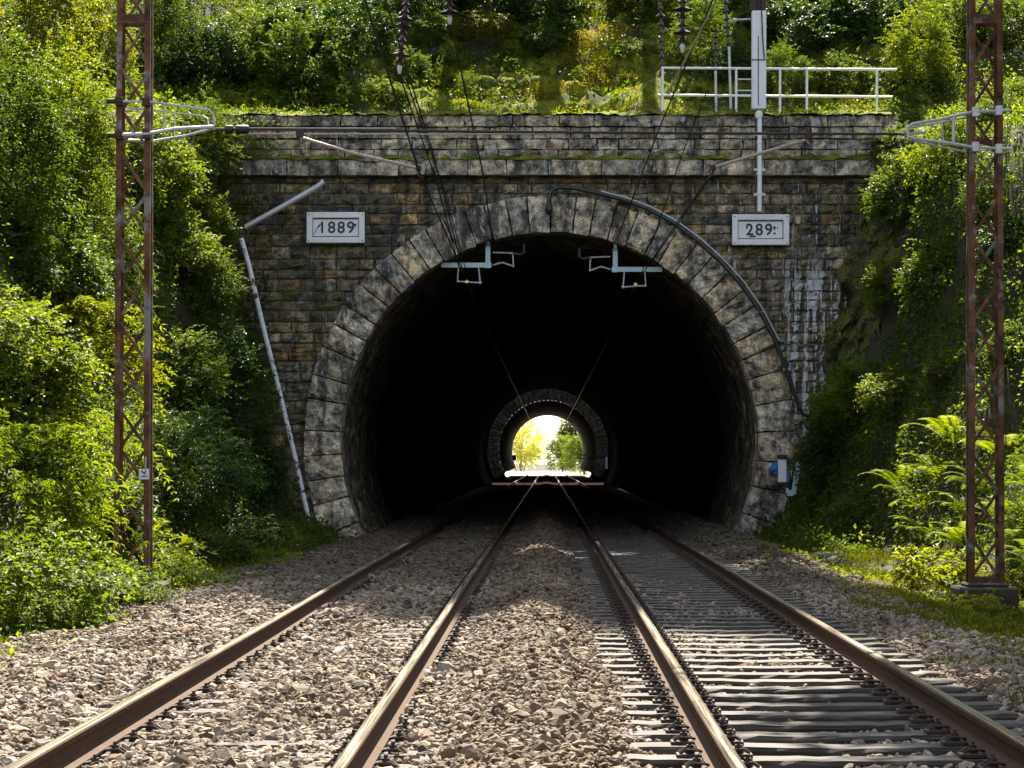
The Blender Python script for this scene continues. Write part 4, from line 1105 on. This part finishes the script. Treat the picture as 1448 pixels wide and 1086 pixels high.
iv = [(x, 51.7, z) for x, z in zip(rng.uniform(-7, -5.7, 90), rng.uniform(7.6, 8.5, 90))]
tufts('ivy', iv, .08, 'bright', 'bright leaves hanging over the left end of the cornice', 'ivy', 6, 14, .16)

# mossy rock shoulder at the right edge of the portal
us = np.linspace(0, 1, 60); vs = np.linspace(0, 1, 150)
U, Vv = np.meshgrid(us, vs); Z = -.2 + 8.3 * Vv
X = 5.0 + Z * (.215 + .05 * U) + U * .55 + .20 * fbm(Z * 1.3, U * 3, 0, 81, 3); Y = 51.75 - U * 2.6 + .45 * np.abs(fbm(Z * 1.2 + U * 2, U * 3 - Z * .5, 3, 83, 3)) + .16 * fbm(Z * 4, U * 9, 1, 85, 3)
pts = np.stack([X, Y, Z], -1).reshape(-1, 3); nx = len(us); i, j = np.meshgrid(np.arange(nx - 1), np.arange(len(vs) - 1)); a = (j * nx + i).reshape(-1)
ro = link('rock_face', mesh_np('rock_face', pts - (6, 51, 0), [np.stack([a, a + 1, a + nx + 1, a + nx], 1)], M['rock'], None, False), None, (6, 51, 0))
tag(ro, 'dark dripping mossy rock shoulder leaning against the right edge of the portal wall', 'rock')

rng = np.random.default_rng(90); pk = rng.choice(len(pts), 520, replace=False); pk = pk[fbm(pts[pk, 0] * .9, pts[pk, 2] * .7, 0, 90, 2) > -.12]
tufts('ivy', pts[pk] + np.array((-.02, -.06, 0)), .075, 'mid', 'ivy hanging over the mossy rock shoulder right of the wall', 'ivy', 9, 11, .11)

# grass and weeds on the verges
def blades(name, n, xr, yr, cond, L, mat, label, seed):
    rng = np.random.default_rng(seed); X = rng.uniform(*xr, n); Y = rng.uniform(*yr, n); ok = cond(X, Y) & (np.abs(X) < .24 * Y + .4); X, Y = X[ok], Y[ok]; n = len(X)
    z = np.where(np.abs(X) > 4.6, terrain(X, Y), np.maximum(terrain(X, Y), bedz(X, Y) - .03)); l = L * rng.uniform(.4, 1.3, n)
    D = nrm(rng.normal(size=(n, 3)) * .5 + np.array((0, 0, 1))); N = nrm(rng.normal(size=(n, 3)) + (0, -.5, .3))
    V, F = leaf_geo(np.stack([X, Y, z], -1), D, N, l, l * .12, .02, .35)
    o = link(name, mesh_np(name, V, [F], LEAF[mat])); return tag(o, label, 'grass', kind='stuff')
blades('grass', 90000, (3.0, 7), (16, 51), lambda X, Y: (X > 3.55 + .35 * fbm(X * 1.2, Y * .6, 0, 91, 2) - .3 * sstep(-Y, -26, -18)) & (fbm(X * 1.1, Y * .8, 0, 92, 2) + .5 * RNG.random(len(X)) > .22), .11, 'olive', 'yellow-green grass on the right verge', 1)
blades('grass', 14000, (-6.5, -4.0), (16, 52), lambda X, Y: (X < -4.55 + .35 * fbm(X * 1.2, Y * .6, 0, 93, 2)) & (fbm(X * 1.1, Y * .8, 0, 94, 2) > -.25), .15, 'bright', 'short grass along the edge of the left bank', 2)
def weeds(name, n, xr, yr, cond, L, mat, label, seed):
    rng = np.random.default_rng(seed); X = rng.uniform(*xr, n); Y = rng.uniform(*yr, n); ok = cond(X, Y) & (np.abs(X) < .24 * Y + .4); X, Y = X[ok], Y[ok]
    z = np.where(np.abs(X) > 4.6, terrain(X, Y), np.maximum(terrain(X, Y), bedz(X, Y) - .02)) + .03
    tufts(name, np.stack([X, Y, z], -1), L, mat, label, 'weeds', seed, 9, .07)
weeds('weeds', 1900, (3.2, 7), (16, 40), lambda X, Y: (X > 3.9 + .4 * fbm(X * 1.5, Y * .8, 0, 95, 2)) & (fbm(X * 1.1, Y * .8, 0, 96, 2) > .0), .075, 'yellow', 'low yellow-green weeds on the right verge', 11)
weeds('weeds', 1500, (-6.5, -3.6), (18, 52), lambda X, Y: (X < -4.35 + .5 * fbm(X * 1.5, Y * .8, 0, 97, 2)) & (fbm(X * 1.1, Y * .8, 0, 98, 2) > -.1), .08, 'bright', 'low weeds along the foot of the left bank', 12)
weeds('weeds', 420, (3.6, 5.6), (38, 52), lambda X, Y: (X > 4.2 + .3 * fbm(X * 1.5, Y * .8, 0, 99, 2)), .08, 'mid', 'low green weeds at the right foot of the portal', 13)

# ------------------------------------------------------------------ shrubs, one by one
def at(px, py, sink=.25): return hit(px, py) - np.array((0, 0, sink))
SHRUBS = [
    # left bank, front row by the ballast
    ('bramble', 20, 890, .95, 'bright', 'sunlit bramble bush at the left border of the view, spilling onto the ballast'),
    ('bramble', 60, 905, .6, 'bright', 'low sunny bramble creeping onto the ballast near the left border'),
    ('bramble', 160, 868, .55, 'mid', 'small bramble overhanging the ballast in front of the tagged mast'),
    ('bramble', 105, 862, .75, 'bright', 'low bright bramble bush beside the ballast, second from the left border'),
    ('ash', 25, 800, .85, 'bright', 'bright feathery sapling leaning over the brambles at the left border'),
    ('hazel', 95, 770, .85, 'mid', 'mid-green hazel shrub just left of the foot of the tagged mast'),
    ('herb', 190, 828, 1.9, 'yellow', 'small yellow-green bush in front of the foot of the tagged mast'),
    ('bramble', 232, 838, .6, 'bright', 'lit low bramble touching the ballast right of the small yellow-green bush'),
    ('bramble', 285, 800, .8, 'mid', 'green bramble bush right of the foot of the tagged mast, by the ballast edge'),
    ('bramble', 345, 775, .8, 'blueish', 'bluish-green bramble between the tagged mast and the leaning white pipe'),
    ('bramble', 385, 758, .5, 'mid', 'low bramble just left of the lower end of the leaning white pipe'),
    # left bank, middle
    ('ash', 60, 660, .95, 'bright', 'large sunlit ash sapling with long leaflets, left of the tagged mast'),
    ('hazel', 15, 560, .9, 'bright', 'sunny hazel shrub halfway up at the left border'),
    ('ash', 105, 560, .85, 'yellow', 'yellow-lit ash sapling reaching its sprays across the tagged mast'),
    ('privet', 235, 720, 1.0, 'dark', 'dark small-leaved shrub behind the foot of the tagged mast'),
    ('hazel', 275, 690, .9, 'blueish', 'bluish hazel shrub right of the white tag on the mast'),
    ('hazel', 335, 690, .75, 'dark', 'dark hazel shrub below the middle of the leaning white pipe'),
    ('privet', 300, 590, 1.0, 'dark', 'darkest shrub, in the shaded hollow between mast and leaning white pipe'),
    ('hazel', 245, 560, .8, 'mid', 'hazel shrub close behind the right leg of the tagged mast, halfway up'),
    ('privet', 318, 545, .7, 'dark', 'dark shrub left of the upper half of the leaning white pipe'),
    ('sapling', 150, 480, .75, 'mid', 'slim green sapling directly behind the tagged mast'),
    ('hazel', 60, 430, .95, 'mid', 'broad hazel shrub left of the tagged mast, above the yellow-lit ash'),
    # left bank, upper
    ('privet', 278, 430, .75, 'mid', 'rounded shrub left of the upper end of the leaning white pipe'),
    ('hazel', 250, 380, .8, 'bright', 'bright shrub right of the mast, level with the 1889 plate'),
    ('hazel', 285, 335, .6, 'bright', 'sunny shrub just left of the elbow where the two pipes beside the 1889 plate meet'),
    ('sapling', 15, 330, .9, 'mid', 'tall sapling at the left border, upper half'),
    ('sapling', 95, 300, .85, 'bright', 'tall bright sapling left of the mast bracket'),
    ('hazel', 210, 265, .85, 'bright', 'sun-flecked shrub right behind the mast bracket'),
    ('privet', 285, 240, .85, 'mid', 'shrub under the left end of the cross boom'),
    ('hazel', 330, 225, .6, 'mid', 'small shrub overhanging the left end of the cornice'),
    ('sapling', 55, 150, .9, 'yellow', 'yellow-lit sapling near the upper left corner'),
    ('sapling', 140, 130, .8, 'yellow', 'yellow-lit sapling brushing the mast above its bracket'),
    ('sapling', 235, 120, .8, 'mid', 'green sapling just right of the mast near the top'),
    # hillside above the portal
    ('hazel', 300, 120, .75, 'dark', 'dark shrub on the hillside right of the tagged mast, near the top'),
    ('hazel', 365, 95, .85, 'mid', 'green shrub high on the slope above the left end of the parapet'),
    ('hazel', 440, 125, .85, 'mid', 'large-leaved round shrub above the parapet, left of the insulator string'),
    ('hazel', 500, 75, .8, 'dark', 'dark shrub behind the long brown insulator string'),
    ('bramble', 590, 60, .7, 'mid', 'bramble above the moss between the two brown insulators'),
    ('bramble', 690, 55, .75, 'olive', 'yellowish bramble on the slope above the middle of the arch'),
    ('hazel', 770, 30, .8, 'dark', 'dark bush at the top edge above the crown of the arch'),
    ('bramble', 890, 25, .6, 'olive', 'olive bramble left of the hanging dark insulators'),
    ('hazel', 905, 15, .8, 'mid', 'green bush at the top edge left of the white box post'),
    ('privet', 1000, 90, .8, 'mid', 'low bushy shrub behind the railing, left of the box post'),
    ('hazel', 1120, 75, .9, 'dark', 'dark bush behind the railing just right of the box post'),
    ('bramble', 1190, 130, .75, 'mid', 'bramble filling the railing between its last two posts'),
    ('hazel', 1230, 60, .9, 'dark', 'deep-shaded bush above the right end of the railing'),
    ('privet', 620, 130, .45, 'mid', 'tiny shrub in the moss above the parapet under the small insulator'),
    ('bramble', 545, 140, .5, 'bright', 'small bright bramble rooted at the parapet edge below the long insulator'),
    ('hazel', 410, 60, .75, 'dark', 'dark shrub at the top edge left of the long brown insulator string'),
    ('privet', 545, 40, .7, 'dark', 'dark small-leaved shrub at the top edge right of the long brown insulator'),
    ('bramble', 640, 95, .55, 'mid', 'leafy bramble in the moss right of the small upper insulator'),
    ('privet', 725, 95, .42, 'mid', 'small leafy clump in the moss above the crown of the arch'),
    ('hazel', 700, 10, .8, 'dark', 'dark bush at the top edge above the small leafy clump'),
    ('bramble', 900, 80, .5, 'mid', 'low bramble in the moss just left of the railing'),
    ('hazel', 960, 45, .7, 'mid', 'green bush behind the dark hanging insulators'),
    ('hazel', 1060, 40, .75, 'dark', 'dark bush hidden behind the box post at the top edge'),
    ('privet', 1110, 130, .6, 'mid', 'leafy shrub between the box post and the middle railing posts'),
    ('bramble', 390, 150, .55, 'bright', 'bright bramble spilling over the left end of the parapet'),
    ('privet', 480, 150, .45, 'mid', 'small shrub rooted right behind the parapet left of the insulator string'),
    ('hazel', 1180, 30, .8, 'dark', 'dark bush at the top edge above the middle of the railing'),
    ('hazel', 610, 25, .8, 'dark', 'dark bush at the top edge right of the small upper insulator'),
    ('hazel', 780, 75, .55, 'dark', 'dark shrub in the slope left of the golden moss patch'),
    ('privet', 665, 130, .38, 'mid', 'little shrub on the parapet edge above the left half of the arch'),
    ('hazel', 570, 105, .5, 'mid', 'leafy shrub just under the long brown insulator string'),
    ('privet', 885, 130, .34, 'olive', 'small yellowish clump right of the golden moss patch'),
    ('bramble', 970, 135, .4, 'mid', 'low bramble behind the first bay of the railing'),
    ('hazel', 1030, 110, .5, 'dark', 'dark shrub behind the railing post next to the box post'),
    # right bank, some leaf tones raised to paint light into its shade
    ('sapling', 1300, 130, .7, 'bright', 'bright sapling between the railing end and the mast on the concrete block'),
    ('hazel', 1345, 250, .7, 'bright', 'sunny shrub behind the bracket of the mast on the right'),
    ('hazel', 1430, 170, .6, 'mid', 'leafy shrub right of the right-hand mast, upper corner'),
    ('hazel', 1280, 300, .7, 'mid', 'green shrub right of the mossy rock, level with the 289 plate'),
    ('hazel', 1325, 400, .6, 'mid', 'green shrub left of the right-hand mast, halfway up'),
    ('hazel', 1270, 420, .6, 'bright', 'bright shrub overhanging the mossy rock shoulder'),
    ('hazel', 1432, 350, .45, 'dark', 'dark shrub at the right border, upper half'),
    ('hazel', 1432, 500, .42, 'mid', 'green shrub at the right border, halfway up behind the mast'),
    ('bramble', 1340, 530, .45, 'olive', 'yellowing bramble left of the right-hand mast above the ferns'),
    ('hazel', 1215, 590, .75, 'bright', 'large-leaved shrub right of the white-streaked stones'),
    ('hazel', 1180, 660, .65, 'blueish', 'bluish leafy shrub beside the white and blue wall box'),
    ('bramble', 1270, 560, .65, 'bright', 'bramble at the foot of the mossy rock shoulder'),
    ('bramble', 1150, 735, .55, 'mid', 'low bramble at the right foot of the portal arch'),
    ('bramble', 1225, 745, .7, 'mid', 'shaded bramble left of the ferns near the gravel'),
    ('hazel', 1335, 60, .8, 'mid', 'green shrub left of the top of the right-hand mast'),
    ('hazel', 1440, 70, .8, 'mid', 'green shrub in the upper right corner beyond the mast'),
    ('bramble', 1285, 205, .55, 'bright', 'bright bramble below the right end of the railing'),
    ('privet', 1400, 300, .5, 'mid', 'small-leaved shrub behind the right-hand mast, below its bracket'),
    ('herb', 1372, 872, 1.0, 'yellow', 'little yellow-green plant in front of the concrete mast block'),
    ('herb', 1330, 835, 1.5, 'yellow', 'small yellow-lit bush left of the concrete mast block'),
    ('herb', 1385, 818, .8, 'yellow', 'leafy plant growing on top of the concrete mast block'),
    ('herb', 1440, 850, 1.3, 'olive', 'low plant right of the concrete mast block at the right border'),
]
for v, px, py, s, tone, lab in SHRUBS:
    shrub(v, at(px, py), s, tone, lab, group='shrubs of the overgrown cutting')
FERNS = [(1250, 690, 1.1, 'fern at the left end of the fern patch, next to the dark shrub'), (1300, 672, 1.1, 'tall fern with upright fronds left of the right-hand mast'),
         (1362, 690, 1.2, 'bright fern directly behind the right-hand mast'), (1438, 690, 1.2, 'fern right of the mast, cut by the right border'),
         (1282, 755, .95, 'fern hanging its fronds towards the gravel, lowest on the left of the patch'), (1335, 765, 1.1, 'broad sunlit fern in front of the patch, left of the mast foot'),
         (1410, 765, 1.05, 'fern behind the lower legs of the right-hand mast'), (1318, 620, 1.1, 'fern highest in the patch, below the yellowing bramble'), (1440, 795, 1.1, 'low fern at the right border beside the mast block'),
         (1275, 715, .9, 'fern between the left end of the patch and the broad sunlit fern'), (1340, 722, .95, 'fern in the middle of the patch, half hidden behind the broad sunlit one'),
         (1385, 725, .95, 'fern showing its fronds through the lattice of the right-hand mast'), (1422, 735, 1.0, 'fern just right of the mast, under the one cut by the border'),
         (1390, 640, 1.2, 'fern with long fronds above the bright one behind the mast')]
for i, (px, py, s, lab) in enumerate(FERNS): fern(px, py, s, lab, i)

# ------------------------------------------------------------------ trees on the hill, standing above the frame
def tree_var(key, seed, R, hc, H):
    V, F, c = foliage(seed=seed, R=R, hc=hc, nb=210 if key == 'tree_a' else 300, ns=6, nl=9, slen=1.5, L=.30, WL=.62, fill=.45)
    me = mesh_np(key, V, [F], LEAF['mid']); m = MB(); rng = np.random.default_rng(seed)
    m.tube([(0, 0, -.6), (.08, .05, H * .3), (-.05, .1, H * .6), (.05, 0, H * .88)], .26, 10, .07)
    for k in range(16):
        z = H * rng.uniform(.35, .8); e = c[rng.integers(len(c))]; m.tube([(0, 0, z), (e[0] * .4, e[1] * .4, z + (e[2] - z) * .55 + .3), e], .09, 6, .02)
    o = m.build(key + '_trunk', M['bark'], None, True); t = o.data; bpy.data.objects.remove(o); VAR[key] = (me, t)
tree_var('tree_a', 41, (3.4, 3.4, 4.6), 9.0, 12.0); tree_var('tree_b', 42, (3.0, 3.0, 6.0), 9.5, 14.5); tree_var('tree_c', 43, (3.2, 3.2, 2.8), 14.5, 16.5)
EL, AZ = math.radians(50), math.radians(3)            # the sun stands ahead of us, to the right, behind the hill
S = Vector((math.sin(AZ) * math.cos(EL), math.cos(AZ) * math.cos(EL), math.sin(EL)))
GAPS = [((-.08, 41.4, .05), .75), ((.9, 55.4, 10.2), 1.9), ((4.5, 55.2, 10.2), 1.0), ((-3.0, 55.4, 10.2), 1.2), ((-.3, 35.5, 0), .35), ((-4.5, 55.4, 10.2), 1.2), ((2.8, 55.2, 10.0), 1.1), ((-1.3, 55.0, 10.0), 1.1), ((6.0, 55.3, 10.2), 1.2)]        # openings in the crowns that let a ray of sun through
def thin_out(t, o):
    me = o.data; n = len(me.vertices); V = np.empty(n * 3, np.float32); me.vertices.foreach_get('co', V); V = V.reshape(-1, 3)
    a = t.rotation_euler.z; W = V * np.array(t.scale); W = np.stack([W[:, 0] * math.cos(a) - W[:, 1] * math.sin(a), W[:, 0] * math.sin(a) + W[:, 1] * math.cos(a), W[:, 2]], -1) + np.array(t.location)
    drop = np.zeros(n // 5, bool); s = np.array(S)
    for p_, rad in GAPS:
        d = W[4::5] - np.array(p_); drop |= np.linalg.norm(d - (d @ s)[:, None] * s, axis=1) < rad
    if not drop.any(): return
    k = V.reshape(-1, 5, 3)[~drop]; m_ = len(k)
    F = (np.array([(0, 2, 1), (0, 3, 2), (1, 2, 4), (2, 3, 4)])[None] + (np.arange(m_) * 5)[:, None, None]).reshape(-1, 3)
    o.data = mesh_np(me.name, k.reshape(-1, 3), [F], me.materials[0])
def tree(var, X, Y, s, tone, label, sz=None):
    t = empty('tree', (X, Y, float(terrain(X, Y)) - .2), label, 'tree', 'trees of the wood above the cutting', RNG.uniform(0, 6)); t.scale = (s, s, sz or s)
    f = link('crown', VAR[var][0], t); thin_out(t, f); per_object_mat(f, LEAF[tone]); link('trunk', VAR[var][1], t); return t
TREES = [('tree_b', .4, 61.2, 1.15, 1.75), ('tree_a', -2.0, 60.5, .85, 1.0), ('tree_c', 4.6, 61.0, 1.15, 1.75), ('tree_a', 2.6, 60.5, .9, .9),
         ('tree_b', -14, 63, 1.0, 1.0), ('tree_b', -17.0, 41, .9, .9), ('tree_a', 18, 70, 1.1, 1.1)]
for i, (v, x, y, s, sz) in enumerate(TREES):
    tree(v, x, y, s, 'mid' if i % 2 else 'dark', 'tall leafy tree of the wood on the hilltop above the portal', sz)
for v, x, y, s in (('tree_c', 5.3, 25.0, .85), ('tree_c', 6.7, 30.5, .85)):
    tree(v, x, y, s, 'bright', 'leafy tree standing on the right bank beside the near track')

# ------------------------------------------------------------------ the bright place beyond the far exit, its glare put into pale colours
g_ = MB(); g_.add([(-40, 309, -.40), (40, 309, -.40), (60, 520, -.2), (-60, 520, -.2)], [(0, 1, 2, 3)])
tag(g_.build('gravel_yard', M['pale_gravel']), kind='structure')
FAR = [('tree_a', 5.4, 366, .8, 'bright', 'sunny tree right of the far exit, nearest the track'), ('tree_b', 8.0, 392, 1.0, 'mid', 'darker tree right of the far exit, behind the sunny one'),
       ('tree_a', 2.9, 470, .9, 'bright', 'small bright tree straight ahead beyond the far exit'), 
       ('tree_b', 9.5, 352, .8, 'yellow', 'yellow-lit tree at the right rim of the far exit'), ('tree_a', -5.5, 520, 1.5, 'pale', 'large pale distant tree left of the track beyond the far exit'),
       ('tree_b', 7.5, 540, 1.7, 'bright', 'large distant bright tree right of the track beyond the far exit'), ('tree_a', -13.5, 470, 1.2, 'pale', 'tall yellow-lit tree behind the left rim of the far exit')]
for v, x, y, s, tone, lab in FAR:
    t = empty('tree', (x, y, -.4 - 6.0 * s), lab, 'tree', 'trees beyond the far exit'); t.scale = (s, s, s)
    f = link('crown', VAR[v][0], t); per_object_mat(f, LEAF[tone]); link('trunk', VAR[v][1], t)

# ------------------------------------------------------------------ light and camera
sun = bpy.data.lights.new('sun', 'SUN'); sun.energy = 5.0; sun.angle = math.radians(.53); sun.color = (1.0, .90, .74)
so = bpy.data.objects.new('sun', sun); COL.objects.link(so); so.rotation_euler = S.to_track_quat('Z', 'Y').to_euler(); so.location = (20, 60, 60)
w = bpy.data.worlds.new('World'); sc.world = w; w.use_nodes = True; nt = w.node_tree; nt.nodes.clear()
sk = nt.nodes.new('ShaderNodeTexSky'); sk.sky_type = 'NISHITA'; sk.sun_disc = False; sk.sun_elevation = EL; sk.sun_rotation = AZ; sk.air_density = 1.0; sk.dust_density = 1.0
bg = nt.nodes.new('ShaderNodeBackground'); bg.inputs[1].default_value = .085; ou = nt.nodes.new('ShaderNodeOutputWorld')
hs = nt.nodes.new('ShaderNodeHueSaturation'); hs.inputs['Saturation'].default_value = .45
nt.links.new(sk.outputs[0], hs.inputs['Color']); nt.links.new(hs.outputs[0], bg.inputs[0]); nt.links.new(bg.outputs[0], ou.inputs[0])

cam = bpy.data.cameras.new('camera'); co = bpy.data.objects.new('camera', cam); COL.objects.link(co); sc.camera = co
co.location = (0, 0, CAMH); co.rotation_euler = (PI / 2, 0, 0)
cam.sensor_width = 36; cam.lens = 36 * FPX / 1448; cam.shift_x = -(VX - 724) / 1448; cam.shift_y = (VY - 543) / 1448
cam.clip_start = .5; cam.clip_end = 6000
vs = sc.view_settings; sc.display_settings.display_device = 'sRGB'
vs.view_transform = 'Standard'; vs.look = 'None'; vs.exposure = 2.08; vs.gamma = 1; vs.use_curve_mapping = False
sc.render.engine = 'CYCLES'; cy = sc.cycles
cy.max_bounces = 6; cy.diffuse_bounces = 4; cy.glossy_bounces = 3; cy.transmission_bounces = 4; cy.transparent_max_bounces = 4
cy.use_denoising = True; cy.sample_clamp_indirect = 6
try:
    cy.denoiser = 'OPENIMAGEDENOISE'; cy.denoising_input_passes = 'RGB_ALBEDO_NORMAL'; cy.denoising_prefilter = 'ACCURATE'
except Exception: pass
